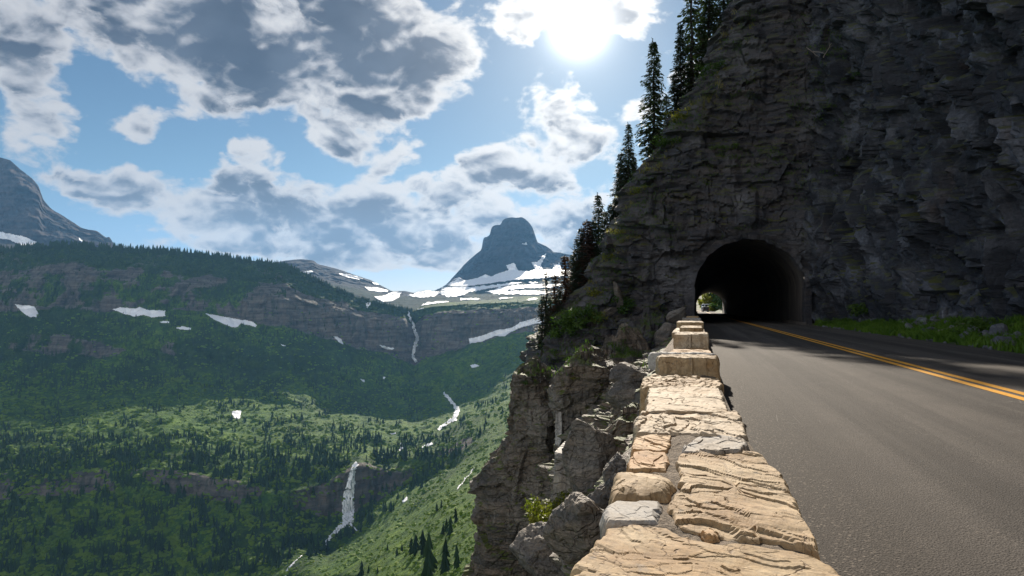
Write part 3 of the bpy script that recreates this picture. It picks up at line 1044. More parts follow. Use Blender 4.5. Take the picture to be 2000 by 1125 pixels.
def in_arch(x, z, grow=0.0):
    hw, tp = TUN['hw'] + grow, TUN['top'] + grow
    dx = np.abs(x - TUN['cx'])
    low = (z <= TUN['spring']) & (dx < hw) & (z > -.6)
    e2 = (dx / hw) ** 2 + ((z - TUN['spring']) / (tp - TUN['spring'])) ** 2
    return low | ((z > TUN['spring']) & (e2 < 1))


def arch_dist(x, z):
    """rough signed distance outside the arch"""
    dx = np.abs(x - TUN['cx'])
    e = np.sqrt((dx / TUN['hw']) ** 2 + (np.maximum(z - TUN['spring'], 0) / (TUN['top'] - TUN['spring'])) ** 2)
    return (e - 1) * TUN['hw']


prof_n = [16, 190, 46, 26, 210, 30, 22]
rows = []
for z in zs:
    xs_ = float(x_sil(z))
    L = float(lean(z))
    ys_ = 48.2 + L
    rx = .10 * max(z, 0) - .03 * min(z, 0)
    bump_ = .5 * math.sin(z * .35)
    x_face = min(xs_ + 1.2, 6.0)
    yb = ys_ + 26
    pts = [(11.5 + rx, -16), (10.9 + rx, 20), (8.3 + rx * .8, 44.2 + .4 * L), (7.3 + .35 * rx, 46.7 + L * .9), (6.8, 46.8 + L), (x_face, 46.9 + L + .3 * (z < 0)),
           (xs_, ys_), (xs_ * yb / ys_ + .06 * 26, yb)]
    row = []
    for k in range(7):
        n = prof_n[k]
        t = np.linspace(0, 1, n, endpoint=False)
        a_, b_ = np.array(pts[k]), np.array(pts[k + 1])
        row.append(a_ + (b_ - a_) * t[:, None])
    row.append(np.array([pts[-1]]))
    rows.append(np.concatenate(row))
H = np.stack(rows, 1)                        # (ns, nz, 2)
ns, nz = H.shape[:2]
ker = np.array([1, 2, 3, 4, 3, 2, 1.]); ker /= ker.sum()
pd = np.concatenate([H[:1]] * 3 + [H] + [H[-1:]] * 3)
H = sum(ker[k] * pd[k:k + ns] for k in range(7))
tg = np.gradient(H, axis=0)
tg /= np.linalg.norm(tg, axis=2)[..., None] + 1e-9
nrm = np.stack([-tg[..., 1], tg[..., 0]], -1)          # towards the road / the camera
P = np.concatenate([H, np.broadcast_to(zs[None, :, None], (ns, nz, 1))], 2).reshape(-1, 3)
seglen = np.linalg.norm(np.diff(H, axis=0), axis=2)
S = np.concatenate([np.zeros((1, nz)), np.cumsum(seglen, 0)], 0)
S = (S - S[sum(prof_n[:3])][None]).ravel()
bl = sstep(-2.0, 3.0, S)                               # 0 on the road cut at right, 1 on the bluff
z = P[:, 2]
w1 = fbm(P / 4.0, 4)
rotc = np.stack([P[:, 0] * .7 + P[:, 2] * .5, P[:, 1] * .85 - P[:, 2] * .55, P[:, 2] * .8 + P[:, 1] * .5], 1)
wj = P + .5 * np.stack([w1, fbm(P / 3.0 + 5, 3), w1 * .5], 1)
rw = np.stack([wj[:, 0] * .7 + wj[:, 2] * .5, wj[:, 1] * .85 - wj[:, 2] * .55, wj[:, 2] * .8 + wj[:, 1] * .5], 1)
cutd = 1.0 * fbm(P / 8.0 + 3, 4) + 1.25 * facets(rw, (4.0, 2.6, 5.5), 3) + .80 * facets(rw, (1.7, 1.1, 2.4), 9, 1.6) + .34 * facets(rw, (.7, .5, 1.0), 17, 1.6) + .12 * facets(wj, (.35, .3, .4), 21)
cutd = cutd + .5 * fbm(rotc / np.array([6., 3., 9.]), 4, .5, ridged=True)
zz = z + .12 * P[:, 0] + .45 * w1
bd = .38 * blocks(S + .5 * w1, zz, .62, 2.2, .14) + .55 * blocks(S, zz, 2.3, 4.5, .12) + .20 * blocks(S, zz, .26, .9, .2)
bd = bd + .50 * facets(P + .4 * w1[:, None], (2.6, 2.2, 1.3), 33) + .22 * facets(P + .3 * w1[:, None], (.9, .8, .5), 35, 1.5) + .70 * fbm(P / 5.5 + 7, 4, .5) + .55 * fbm(np.stack([P[:, 0] / 3, P[:, 1] / 3, P[:, 2] / 9], 1), 4, .5, ridged=True) 
ad = arch_dist(P[:, 0], z)
onface = (np.abs(P[:, 1] - 46.9) < 1.6) & (S > 0)
damp = np.where(onface & (z > -1), sstep(.05, 1.6, ad) * .92 + .08, 1.0)
low = np.where((S < 1.5), sstep(-.5, 2.5, z) * .75 + .25, 1.0)
dsp = ((1 - bl) * cutd * low + bl * bd) * damp
edge = sstep(16.5, 26, S) * 0
N2 = nrm.reshape(-1, 2)
P[:, :2] += N2 * dsp[:, None]
P[:, 2] += bl * .12 * w1 * damp
G = P.reshape(ns, nz, 3)
cen = (G[:-1, :-1] + G[1:, 1:]) / 2
keep = ~(in_arch(cen[..., 0], cen[..., 2], .10) & (np.abs(cen[..., 1] - 47) < 1.5))
fq = grid_faces(ns, nz, keep)
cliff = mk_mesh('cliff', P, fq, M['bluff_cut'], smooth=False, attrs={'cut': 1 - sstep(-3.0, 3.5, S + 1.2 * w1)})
tag(cliff, kind='structure')
BV_CLIFF = BVHTree.FromPolygons([tuple(v) for v in P.tolist()], fq.tolist())

# embankment below the stone wall ----------------------------------------------
ey = np.concatenate([np.arange(-14, 2, .3), np.arange(2, 16, .055), np.arange(16, 48, .12)])
ep = [(.12, -.10), (-.30, -.06), (-.55, -.16), (-.85, -.55), (-1.15, -1.1), (-1.5, -1.9), (-1.85, -3.2), (-2.3, -6), (-3.4, -14), (-6.0, -32)]
en = [3, 8, 14, 18, 22, 24, 28, 22, 12]
er = []
for k in range(len(ep) - 1):
    t = np.linspace(0, 1, en[k], endpoint=False)[:, None]
    er.append(np.array(ep[k]) * (1 - t) + np.array(ep[k + 1]) * t)
er = np.concatenate(er + [np.array([ep[-1]])])
nE, nY = len(er), len(ey)
V = np.zeros((nY, nE, 3))
V[..., 1] = ey[:, None]
V[..., 0] = er[None, :, 0]
V[..., 2] = er[None, :, 1]
dpt = np.clip(-(er[:, 0] + .32) / .5, 0, 1)[None] * np.ones((nY, 1))
far_k = sstep(16, 40, ey)[:, None]
ft = sstep(10, 30, ey)[:, None]
kY = np.clip(.18 + .078 * ey, .18, 1.15)[:, None]
V[..., 0] = np.where(V[..., 0] < -.3, -.3 + (V[..., 0] + .3) * kY, V[..., 0])
V[..., 0] -= dpt * np.clip((-V[..., 2]) * .35, 0, 1.6) * (ft * 1.7)
q = V.reshape(-1, 3)
w1 = fbm(q / 1.8, 4)
d1 = .34 * blocks(q[:, 1] + .4 * w1, q[:, 2] + .3 * w1, .42, .9, .16) + .16 * blocks(q[:, 1], q[:, 2] + .2 * w1, .15, .4, .2) + .34 * fbm(q / 2.2, 4, .5) + .40 * facets(q + .15 * w1[:, None], (1.0, 1.2, .55), 5) + .14 * facets(q, (.4, .4, .22), 6)
d1 *= dpt.ravel() * np.clip(-q[:, 2] * .8 + .25, .1, 1.5) * np.repeat(np.clip(kY[:, 0], .2, 1), nE)
q = q.copy()
q[:, 0] -= d1
q[:, 2] += .25 * d1 * (q[:, 2] < 0)
fE = grid_faces(nY, nE)
bank = mk_mesh('cliff', q, fE, M['crag'])
tag(bank, kind='structure')
BV_BANK = BVHTree.FromPolygons([tuple(v) for v in q.tolist()], fE.tolist())
BV_ROCKS = []


def rock_loft(name, rings, mat, na=180, dz=.09, amp=1.0, seed=0., h1=.6, sup=3.0, lay=1.0, cap_h=.8):
    """a crag: rings of (z, centre x, centre y, half width x, half width y) from the foot up, closed on top"""
    rg = np.array(rings, float)
    zr = np.arange(rg[0, 0], rg[-1, 0], dz)
    cap = 26
    z_all = np.concatenate([zr, np.full(cap, rg[-1, 0])])
    shrink = np.concatenate([np.ones(len(zr)), np.linspace(1, .02, cap) ** .8])
    th = np.linspace(0, 2 * math.pi, na, endpoint=False)
    ca, sa = np.cos(th), np.sin(th)
    rr = (np.abs(ca) ** sup + np.abs(sa) ** sup) ** (-1 / sup)
    I = [np.interp(z_all, rg[:, 0], rg[:, k]) for k in range(1, 5)]
    V = np.zeros((na, len(z_all), 3))
    V[..., 0] = I[0] + (ca * rr)[:, None] * I[2] * shrink
    V[..., 1] = I[1] + (sa * rr)[:, None] * I[3] * shrink
    V[..., 2] = z_all
    q = V.reshape(-1, 3)
    n3 = np.stack([np.repeat(ca, len(z_all)), np.repeat(sa, len(z_all))], 1)
    s_ = np.repeat(th, len(z_all)) * 3.0
    w1 = fbm(q / 2.2 + seed, 4)
    zz = q[:, 2] + .10 * q[:, 0] + .25 * w1
    d = lay * (.30 * blocks(s_ + .3 * w1 + seed, zz, h1, 1.7, .12) + .34 * blocks(s_ + seed, zz, h1 * 3.3, 2.6, .1) + .14 * blocks(s_ * 1.5, zz, h1 * .4, .8, .2))
    d = d + .50 * fbm(q / 3.4 + seed, 4, .5) + .55 * facets(q + .25 * w1[:, None] + seed, (1.7, 1.7, 1.5), 41) + .20 * facets(q + seed, (.6, .6, .32), 43) + .25 * fbm(np.stack([q[:, 0] / 1.6, q[:, 1] / 1.6, q[:, 2] / 5], 1) + seed, 4, .5, ridged=True)
    topf = np.tile(np.concatenate([np.ones(len(zr)), np.linspace(1, .15, cap)]), na)
    q[:, :2] += n3 * (amp * d * topf)[:, None]
    iscap = np.tile(np.concatenate([np.zeros(len(zr)), np.ones(cap)]), na)
    shr = np.tile(shrink, na)
    fc = facets(q + .2 * w1[:, None] + seed, (1.1 * cap_h, 1.1 * cap_h, 9), 45, .8) + .6 * facets(q + seed, (.45 * cap_h, .45 * cap_h, 9), 47, .8)
    q[:, 2] += iscap * cap_h * ((1 - shr) ** 1.3 * .75 + sstep(0, .5, 1 - shr) * (.55 * fc + .5 * w1))
    q[:, 2] += iscap * (.5 * amp * (.30 * blocks(q[:, 0] * 1.5, q[:, 1] * 1.5, .8, 1.2, .2) + .5 * w1)) + .1 * w1 * amp
    f = grid_faces(na, len(z_all), wrap=True)
    ob = mk_mesh(name, q, f, mat)
    tag(ob, kind='structure')
    BV_ROCKS.append(BVHTree.FromPolygons([tuple(v) for v in q.tolist()], f.tolist()))
    return ob


def at_depth(px, py, y):
    d = ray(px, py)
    return CAM + d * (y / d[1])


def tower(spec, y, thick, z_foot, mat, **kw):
    """rings from photo outlines (left x, right x, y) at one distance"""
    rings = []
    for (l, r_, py) in spec[::-1]:
        a_, b_ = at_depth(l, py, y), at_depth(r_, py, y)
        rings.append((a_[2], (a_[0] + b_[0]) / 2, y + thick * .5, (b_[0] - a_[0]) / 2, thick * .5))
    f0 = rings[0]
    rings = [(z_foot, f0[1] - (f0[0] - z_foot) * .12, f0[2], f0[3] * 1.5, f0[4] * 1.4)] + rings
    return rock_loft('cliff', rings, mat, **kw)


M['crag2'] = rock_mat('crag_rock_dark', (.065, .060, .055), (.145, .115, .088), (.175, .16, .143), True, (.05, -.06, 0), 1.1, spec=.25, bs_=.8)
# the two pillars standing out from the drop, and the ledges between them and the bluff
tower([(1000, 1058, 733), (988, 1070, 752), (980, 1078, 800), (983, 1086, 850), (952, 1090, 900), (928, 1095, 950), (908, 1100, 1030), (895, 1105, 1125)], 30, 3.2, -28, M['crag2'], seed=1.3, amp=.62, na=200, dz=.07)
tower([(1088, 1180, 712), (1078, 1190, 735), (1080, 1180, 800), (1082, 1172, 860), (1080, 1165, 920), (1075, 1165, 990), (1060, 1165, 1100)], 25, 3.6, -26, M['crag2'], seed=4.1, amp=.55, na=200, dz=.07)
tower([(1236, 1338, 662), (1215, 1345, 685), (1200, 1350, 730), (1190, 1350, 800)], 37, 5, -26, M['bluff'], seed=7.7, amp=.7, na=170, dz=.1, cap_h=1.2)
tower([(1150, 1262, 700), (1128, 1275, 722), (1110, 1285, 770), (1100, 1290, 850), (1080, 1300, 950)], 32, 5, -26, M['crag2'], seed=6.1, amp=.7, na=190, dz=.08, cap_h=1.5)
tower([(1090, 1230, 640), (1062, 1250, 660), (1046, 1260, 700), (1040, 1270, 800)], 41, 5, -26, M['bluff'], seed=9.4, amp=.75, na=200, dz=.11, cap_h=1.4)
tower([(1190, 1345, 640), (1170, 1350, 670), (1160, 1350, 720)], 43, 4, -26, M['bluff'], seed=3.4, amp=.6, na=180, dz=.11, cap_h=1.0)
tower([(1225, 1262, 752), (1206, 1268, 772), (1196, 1275, 800), (1185, 1290, 860), (1165, 1290, 950)], 13.5, 1.6, -14, M['crag'], seed=2.2, amp=.22, na=140, dz=.035, h1=.25, cap_h=.3)
tower([(1205, 1250, 826), (1190, 1262, 850), (1176, 1262, 890), (1164, 1255, 950), (1144, 1250, 1060)], 9.5, 1.3, -10, M['crag'], seed=5.2, amp=.20, na=150, dz=.025, h1=.2, cap_h=.2)
ROCKS = (BV_CLIFF, BV_BANK, *BV_ROCKS)

# ------------------------------------------------------------------ road and tunnel
m_, N, bs = new_mat('asphalt')
P = wpos(N)
sp = N.n('ShaderNodeSeparateXYZ'); N.t.links.new(P, sp.inputs[0])
n = N.noise(P, 1.2, 5, .6)
ag = N.noise(P, 140, 3, .7)
ag2 = N.vor(P, 120)
long_ = N.noise(N.mapping(P, scale=(1.5, .05, 1)), 1.0, 5, .6)
c = N.mix(N.mr(long_, .38, .62), (.056, .050, .046), (.122, .108, .097))
c = N.mix(N.mr(n, .35, .65, 0, .5), c, (.08, .072, .067))
edge_d = N.mr(sp.outputs[0], 1.35, .45)
c = N.mix(N.m('MULTIPLY', edge_d, .75), c, (.052, .044, .038))
c = N.mix(N.mr(ag, .35, .65), N.mix(1.0, c, (.5, .5, .5), 'MULTIPLY'), N.mix(1.0, c, (1.35, 1.33, 1.3), 'MULTIPLY'))
scr = N.vor(N.mapping(P, rot=(0, 0, .35), scale=(5.0, 1.0, 1)), 1.0, 'DISTANCE_TO_EDGE')
sm = N.m('MULTIPLY', N.mr(scr, .006, .002), N.mr(N.noise(P, .9, 3), .60, .64))
c = N.mix(N.m('MULTIPLY', sm, .6), c, (.34, .32, .30))
# patches, sealed cracks, worn lanes and grit along the wall
lane = N.m('ADD', N.mr(N.m('ABSOLUTE', N.m('SUBTRACT', sp.outputs[0], 1.15)), .55, .12), N.mr(N.m('ABSOLUTE', N.m('SUBTRACT', sp.outputs[0], 2.55)), .5, .1))
c = N.mix(N.m('MULTIPLY', lane, .42), c, N.mix(1.0, c, (.62, .62, .63), 'MULTIPLY'))
pw = N.vm('ADD', P, N.vm('SCALE', (1, 1, 0), N.m('MULTIPLY', N.noise(P, 1.6, 5, .65), 1.6)))
ck = N.vor(N.mapping(pw, scale=(.33, .10, 1)), 1.0, 'DISTANCE_TO_EDGE')
c = N.mix(N.m('MULTIPLY', N.mr(ck, .0055, .002), N.mr(N.noise(P, .35, 3), .45, .55, 0, .8)), c, (.022, .02, .019))
c = N.mix(N.m('MULTIPLY', N.mr(N.noise(P, .55, 5, .7), .58, .66), .30), c, (.055, .048, .043))
grit = N.m('MULTIPLY', N.mr(N.vor(P, 38), .30, .18), N.m('MULTIPLY_ADD', N.mr(sp.outputs[0], 1.0, .35), .8, N.m('MULTIPLY', N.mr(N.noise(P, 2.2, 3), .56, .62), .35)))
c = N.mix(N.m('MULTIPLY', grit, .8), c, (.26, .22, .18))
N.t.links.new(c, bs.inputs['Base Color'])
bs.inputs['Roughness'].default_value = .92
bs.inputs['Specular IOR Level'].default_value = .12
bump(N, bs, N.m('ADD', ag2, N.m('MULTIPLY', ag, .6)), .65, .005)
M['asphalt'] = m_
m_, N, bs = new_mat('yellow_paint')
P = wpos(N)
wear = N.mr(N.noise(P, 22, 5, .7), .55, .66)
N.t.links.new(N.mix(N.m('MULTIPLY', wear, .7), N.mix(N.noise(P, 2, 3), (.74, .33, .010), (.82, .40, .02)), (.16, .11, .06)), bs.inputs['Base Color'])
bs.inputs['Roughness'].default_value = .55
bump(N, bs, N.vor(P, 70), .6, .006)
M['yellow'] = m_

RX0, RX1 = -.10, 6.75


def road_c(y):
    """centre offset and height of the road: straight through the tunnel, then bending left and rising"""
    t = np.maximum(y - 205, 0)
    return -.0016 * t ** 2 * .9, .00016 * t ** 2 + .004 * t


ys = np.concatenate([np.arange(-15, 195, 2.0), np.arange(195, 330, 3.0)])
dx, dz = road_c(ys)
xs = np.linspace(RX0, RX1, 9)
V = np.stack([xs[None] + dx[:, None], np.broadcast_to(ys[:, None], (len(ys), 9)), dz[:, None] + .035 * (1 - ((xs - 3.5) / 3.3) ** 2)[None]], -1)
road = mk_mesh('road', V.reshape(-1, 3), grid_faces(len(ys), 9)[:, ::-1], M['asphalt'], smooth=True)
tag(road, kind='structure')
yl = 3.30
for k, off in enumerate((-.14, .06)):
    xx = np.array([yl + off, yl + off + .115])
    V = np.stack([xx[None] + dx[:, None], np.broadcast_to(ys[:, None], (len(ys), 2)), dz[:, None] + .039 + 0 * xx[None]], -1)
    o = mk_mesh('road_marking', V.reshape(-1, 3), grid_faces(len(ys), 2)[:, ::-1], M['yellow'])
    tag(o, kind='structure')

m_, N, bs = new_mat('tunnel_lining')
P = wpos(N)
st = N.noise(N.mapping(P, scale=(1.2, 1.2, .12)), 1.0, 5, .65)
c = N.mix(N.mr(st, .35, .65), (.06, .055, .052), (.14, .12, .105))
c = N.mix(N.mr(N.noise(P, .5, 5), .4, .7), c, (.075, .068, .064))
N.t.links.new(c, bs.inputs['Base Color'])
bs.inputs['Roughness'].default_value = .8
bump(N, bs, N.noise(P, 3, 6, .65), .8, .1)
M['lining'] = m_


def arch_pts(grow=0.0, n=40):
    hw, tp = TUN['hw'] + grow, TUN['top'] + grow
    pts = [(TUN['cx'] - hw, -.5), (TUN['cx'] - hw, TUN['spring'] * .35), (TUN['cx'] - hw, TUN['spring'] * .7)]
    for k in range(n + 1):
        t = math.pi - math.pi * k / n
        pts.append((TUN['cx'] + hw * math.cos(t), TUN['spring'] + (tp - TUN['spring']) * math.sin(t)))
    pts += [(TUN['cx'] + hw, TUN['spring'] * .7), (TUN['cx'] + hw, TUN['spring'] * .35), (TUN['cx'] + hw, -.5)]
    return np.array(pts)


tunnel = empty('tunnel', (TUN['cx'], TUN['y0'], 0))
tag(tunnel, 'dark arched road tunnel bored through the rock bluff', 'tunnel')
A_ = arch_pts()
ty = np.concatenate([np.arange(46.35, 60, .6), np.arange(60, 190.1, 2.5)])
V = np.zeros((len(ty), len(A_), 3))
V[..., 0] = A_[None, :, 0]; V[..., 1] = ty[:, None]; V[..., 2] = A_[None, :, 1]
q = V.reshape(-1, 3)
q = q + np.stack([fbm(q / 1.5, 3), 0 * q[:, 0], fbm(q / 1.5 + 9, 3)], 1) * .06 * (q[:, 1] > 47)[:, None]
loc = np.array([TUN['cx'], TUN['y0'], 0])
mk_mesh('lining', q - loc, grid_faces(len(ty), len(A_)), M['lining'], tunnel, smooth=True)
# rough portal edge: a ring of stones round the mouth
for nm, y_a, y_b, mat_ in (('portal_arch', 46.34, 47.4, M['bluff']), ('exit_arch', 189.2, 190.4, M['bluff'])):
    ring = []
    for g_, yy in ((.42, y_b), (.42, y_a + .05), (.40, y_a), (.02, y_a), (-.015, y_a + .04), (-.015, y_b)):
        a2 = arch_pts(g_, 60)
        w = fbm(np.stack([a2[:, 0] * 1.6, a2[:, 1] * 1.6, np.full(len(a2), round(g_, 1))], 1), 4, .6) * (.30 if g_ > .1 else .09)
        k_ = blocks(np.arange(len(a2)) * .9, a2[:, 0] * 0, 10, 4.2, .1) * (.42 if g_ > .1 else .10)
        cx_ = np.array([TUN['cx'], TUN['spring']])
        dd_ = a2 - cx_
        a2 = a2 + dd_ / np.linalg.norm(dd_, axis=1)[:, None] * (w + k_)[:, None]
        ring.append(np.stack([a2[:, 0], np.full(len(a2), yy) + w, a2[:, 1]], 1))
    V = np.stack(ring)
    mk_mesh(nm, V.reshape(-1, 3) - loc, grid_faces(len(ring), V.shape[1]), mat_, tunnel)
mb = MB()
mb.box(6.25, 6.62, 46.2, 60, -.3, .16)
kb = mb.build('kerb', M['lining'], tunnel)
for v in kb.data.vertices:
    v.co -= Vector(loc)

# rock body round the far end of the tunnel, so the bore is closed off from the open air
xs_b = np.concatenate([np.linspace(-9, 18, 60)])
zs_b = np.linspace(-6, 30, 70)
GX, GZ = np.meshgrid(xs_b, zs_b, indexing='ij')
q = np.stack([GX, np.full(GX.shape, 189.9), GZ], -1).reshape(-1, 3)
q[:, 1] -= .5 * np.abs(fbm(q / 3, 4)) + .5
cen = ((GX[:-1, :-1] + GX[1:, 1:]) / 2, (GZ[:-1, :-1] + GZ[1:, 1:]) / 2)
o = mk_mesh('cliff', q, grid_faces(60, 70, ~in_arch(cen[0], cen[1], .2)), M['bluff'])
tag(o, kind='structure')

# ground beyond the far mouth
m_, N, bs = new_mat('verge_soil')
P = wpos(N)
n = N.noise(P, .8, 6, .65)
c = N.mix(N.mr(n, .38, .55), (.075, .060, .042), (.040, .075, .012))
N.t.links.new(c, bs.inputs['Base Color'])
bs.inputs['Roughness'].default_value = .9
bump(N, bs, N.noise(P, 12, 5, .7), 1.0, .06)
M['soil'] = m_
gx = np.linspace(-14, 60, 90); gy = np.linspace(190.5, 420, 130)
GX, GY = np.meshgrid(gx, gy, indexing='ij')
rdx, rdz = road_c(GY)
off = GX - (3.5 + rdx)
hz = rdz - .12 + np.where(off > 3.6, np.minimum((off - 3.6) * .40, 9 + .1 * off), 0) + np.where(off < -3.6, np.maximum((off + 3.6) * .6, -14), 0)
q = np.stack([GX, GY, hz], -1).reshape(-1, 3)
q[:, 2] += .5 * fbm(q / 6, 4) * np.clip((np.abs(off.ravel()) - 3.8) / 3, 0, 1)
beyond = mk_mesh('ground', q, grid_faces(90, 130), M['soil'], smooth=True)
tag(beyond, kind='structure')
BV_BEYOND = BVHTree.FromPolygons([tuple(v) for v in q.tolist()], grid_faces(90, 130).tolist())
# the hillside seen far beyond through the bore
gx = np.linspace(-60, 260, 80); gy = np.linspace(420, 900, 60)
GX, GY = np.meshgrid(gx, gy, indexing='ij')
hz = -12 + (GY - 420) * .14 + 10 * np.sin(GX / 40)
q = np.stack([GX, GY, hz], -1).reshape(-1, 3)
q[:, 2] += 12 * fbm(q / 60, 4)
o = mk_mesh('hills', q, grid_faces(80, 60), M['hill'], smooth=True, attrs={'rock': np.zeros(len(q)), 'wood': np.clip(fbm(q / 40, 3) + .5, 0, 1)})
tag(o, kind='structure')
BV_BACK = BVHTree.FromPolygons([tuple(v) for v in q.tolist()], grid_faces(80, 60).tolist())

# verge at the foot of the road cut
gy = np.concatenate([np.arange(-14, 14, 1.0), np.arange(14, 47, .16)])
gt = np.linspace(0, 1, 34)
GY, GT = np.meshgrid(gy, gt, indexing='ij')
x1 = np.interp(GY, [-16, 20, 44.2, 47], [12.5, 12.0, 9.3, 7.6])
GX = 6.70 + (x1 - 6.70) * GT
q = np.stack([GX, GY, -.04 + .62 * GT ** 1.3 * np.clip((x1 - 6.7) / 4, .2, 1)], -1).reshape(-1, 3)
q[:, 2] += .22 * fbm(q / 1.3, 4, .55) * np.repeat(np.ones(len(gy)), len(gt)) * np.clip(GT.ravel() * 4 - .3, 0, 1)
verge = mk_mesh('ground', q, grid_faces(len(gy), len(gt))[:, ::-1], M['soil'], smooth=True)
tag(verge, kind='structure')
BV_VERGE = BVHTree.FromPolygons([tuple(v) for v in q.tolist()], grid_faces(len(gy), len(gt)).tolist())

# base sheet under everything
q = np.array([[-6500, -2500, -560], [6500, -2500, -560], [6500, 7600, -560], [-6500, 7600, -560]], float)
o = mk_mesh('ground', q, np.array([[0, 1, 2, 3]]), M['hill'], attrs={'rock': [0] * 4, 'wood': [.6] * 4})
tag(o, kind='structure')
# ------------------------------------------------------------------ stone wall
def stone_mat(name, a_, b_, dark, rot, stretch=(14, 4, 10), cr=3.2):
    m_, N, bs = new_mat(name)
    P = wpos(N)
    n = N.noise(P, 3.0, 6, .62)
    c = N.mix(N.mr(n, .33, .67), a_, b_)
    st = N.noise(N.mapping(P, rot=(0, 0, rot), scale=stretch), 1.0, 7, .65, .6)
    c = N.mix(N.mr(st, .40, .28, 0, .8), c, dark)
    wp = N.n('ShaderNodeTexNoise')
    N.t.links.new(P, wp.inputs['Vector'])
    wp.inputs['Scale'].default_value = 9
    wp.inputs['Detail'].default_value = 4
    pw = N.vm('ADD', P, N.vm('SCALE', N.vm('SUBTRACT', wp.outputs[1], (.5, .5, .5)), .16))
    v1 = N.vor(N.mapping(pw, rot=(0, 0, rot + .35), scale=(cr * 3.6, cr * 1.1, 3)), 1.0, 'DISTANCE_TO_EDGE')
    gate = N.mr(N.noise(P, 5.5, 3, .6), .36, .54)
    crack = N.m('MULTIPLY', N.mr(v1, N.m('MULTIPLY', N.mr(N.noise(P, 14, 4, .7), .42, .66), .05), .0), gate)
    c = N.mix(N.m('MULTIPLY', crack, .85), c, dark)
    fine = N.noise(P, 60, 5, .7)
    c = N.mix(N.mr(fine, .3, .7), N.mix(1.0, c, (.72, .72, .74), 'MULTIPLY'), N.mix(1.0, c, (1.15, 1.15, 1.13), 'MULTIPLY'))
    grey = N.mr(N.noise(P, 7.0, 4, .6), .66, .74)
    c = N.mix(N.m('MULTIPLY', grey, .6), c, (.22, .21, .21))
    stain = N.mr(N.noise(P, 2.6, 7, .72), .46, .62)
    c = N.mix(N.m('MULTIPLY', stain, .75), c, N.mix(1.0, c, (.80, .67, .51), 'MULTIPLY'))
    dirt = N.mr(N.noise(P, 7.5, 7, .75), .54, .66)
    c = N.mix(N.m('MULTIPLY', dirt, .5), c, N.mix(1.0, c, (.5, .46, .42), 'MULTIPLY'))
    lich = N.m('MULTIPLY', N.mr(N.vor(P, 24), .22, .12), N.mr(N.noise(P, 4.0, 3), .54, .62))
    c = N.mix(N.m('MULTIPLY', lich, .55), c, (.13, .125, .12))
    N.t.links.new(c, bs.inputs['Base Color'])
    bs.inputs['Roughness'].default_value = .82
    bs.inputs['Specular IOR Level'].default_value = .2
    h = N.m('ADD', N.m('MULTIPLY', st, 1.3), N.m('MULTIPLY', fine, .25))
    h = N.m('SUBTRACT', h, N.m('MULTIPLY', crack, 1.0))
    bump(N, bs, h, .38, .010)
    return m_


M['tan'] = stone_mat('tan_slate', (.34, .228, .122), (.46, .345, .208), (.15, .09, .05), .9)
M['cream'] = stone_mat('cream_slate', (.40, .305, .20), (.49, .39, .275), (.13, .09, .06), 1.3, (9, 3, 8), 2.2)
M['orange'] = stone_mat('ochre_slate', (.42, .245, .11), (.50, .345, .195), (.14, .075, .035), .5, (8, 5, 8), 3.6)
M['greystone'] = stone_mat('grey_slate', (.34, .315, .29), (.42, .395, .365), (.14, .12, .11), 1.2, (6, 3, 8), 1.6)
m_, N, bs = new_mat('mortar')
P = wpos(N)
N.t.links.new(N.mix(N.mr(N.noise(P, 70, 4, .7), .35, .65), (.11, .085, .062), (.27, .21, .155)), bs.inputs['Base Color'])
bs.inputs['Roughness'].default_value = .95
bump(N, bs, N.m('ADD', N.noise(P, 90, 4, .75), N.noise(P, 22, 4, .6)), 1.0, .018)
M['mortar'] = m_
m_, N, bs = new_mat('rubble_stone')
P = wpos(N)
bk = N.vor(N.mapping(P, scale=(2, 2.2, 5)), 1.0, 'F1', .8, 1)
ed = N.vor(N.mapping(P, scale=(2, 2.2, 5)), 1.0, 'DISTANCE_TO_EDGE', .8)
sb = N.n('ShaderNodeSeparateXYZ'); N.t.links.new(bk, sb.inputs[0])
c = N.mix(sb.outputs[0], (.17, .14, .115), (.34, .27, .20))
c = N.mix(N.mr(N.noise(P, 20, 5, .7), .3, .7), N.mix(1.0, c, (.6, .6, .6), 'MULTIPLY'), c)
c = N.mix(N.mr(ed, .06, .02), c, (.10, .085, .07))
N.t.links.new(c, bs.inputs['Base Color'])
bump(N, bs, N.m('ADD', N.mr(ed, 0, .1), N.m('MULTIPLY', N.noise(P, 20, 5, .7), .4)), 1.0, .05)
M['rubble'] = m_

WALL_Z = .45
wall = empty('stone_wall', (0, 10, 0))
tag(wall, 'low roadside wall of tan slate slabs running to the tunnel mouth', 'stone wall')
WL = np.array([0, 10, 0])


def resample(poly, n):
    p = np.asarray(poly, float)
    p = np.concatenate([p, p[:1]])
    d = np.concatenate([[0], np.cumsum(np.linalg.norm(np.diff(p, axis=0), axis=1))])
    t = np.linspace(0, d[-1], n, endpoint=False)
    return np.stack([np.interp(t, d, p[:, k]) for k in range(2)], 1)


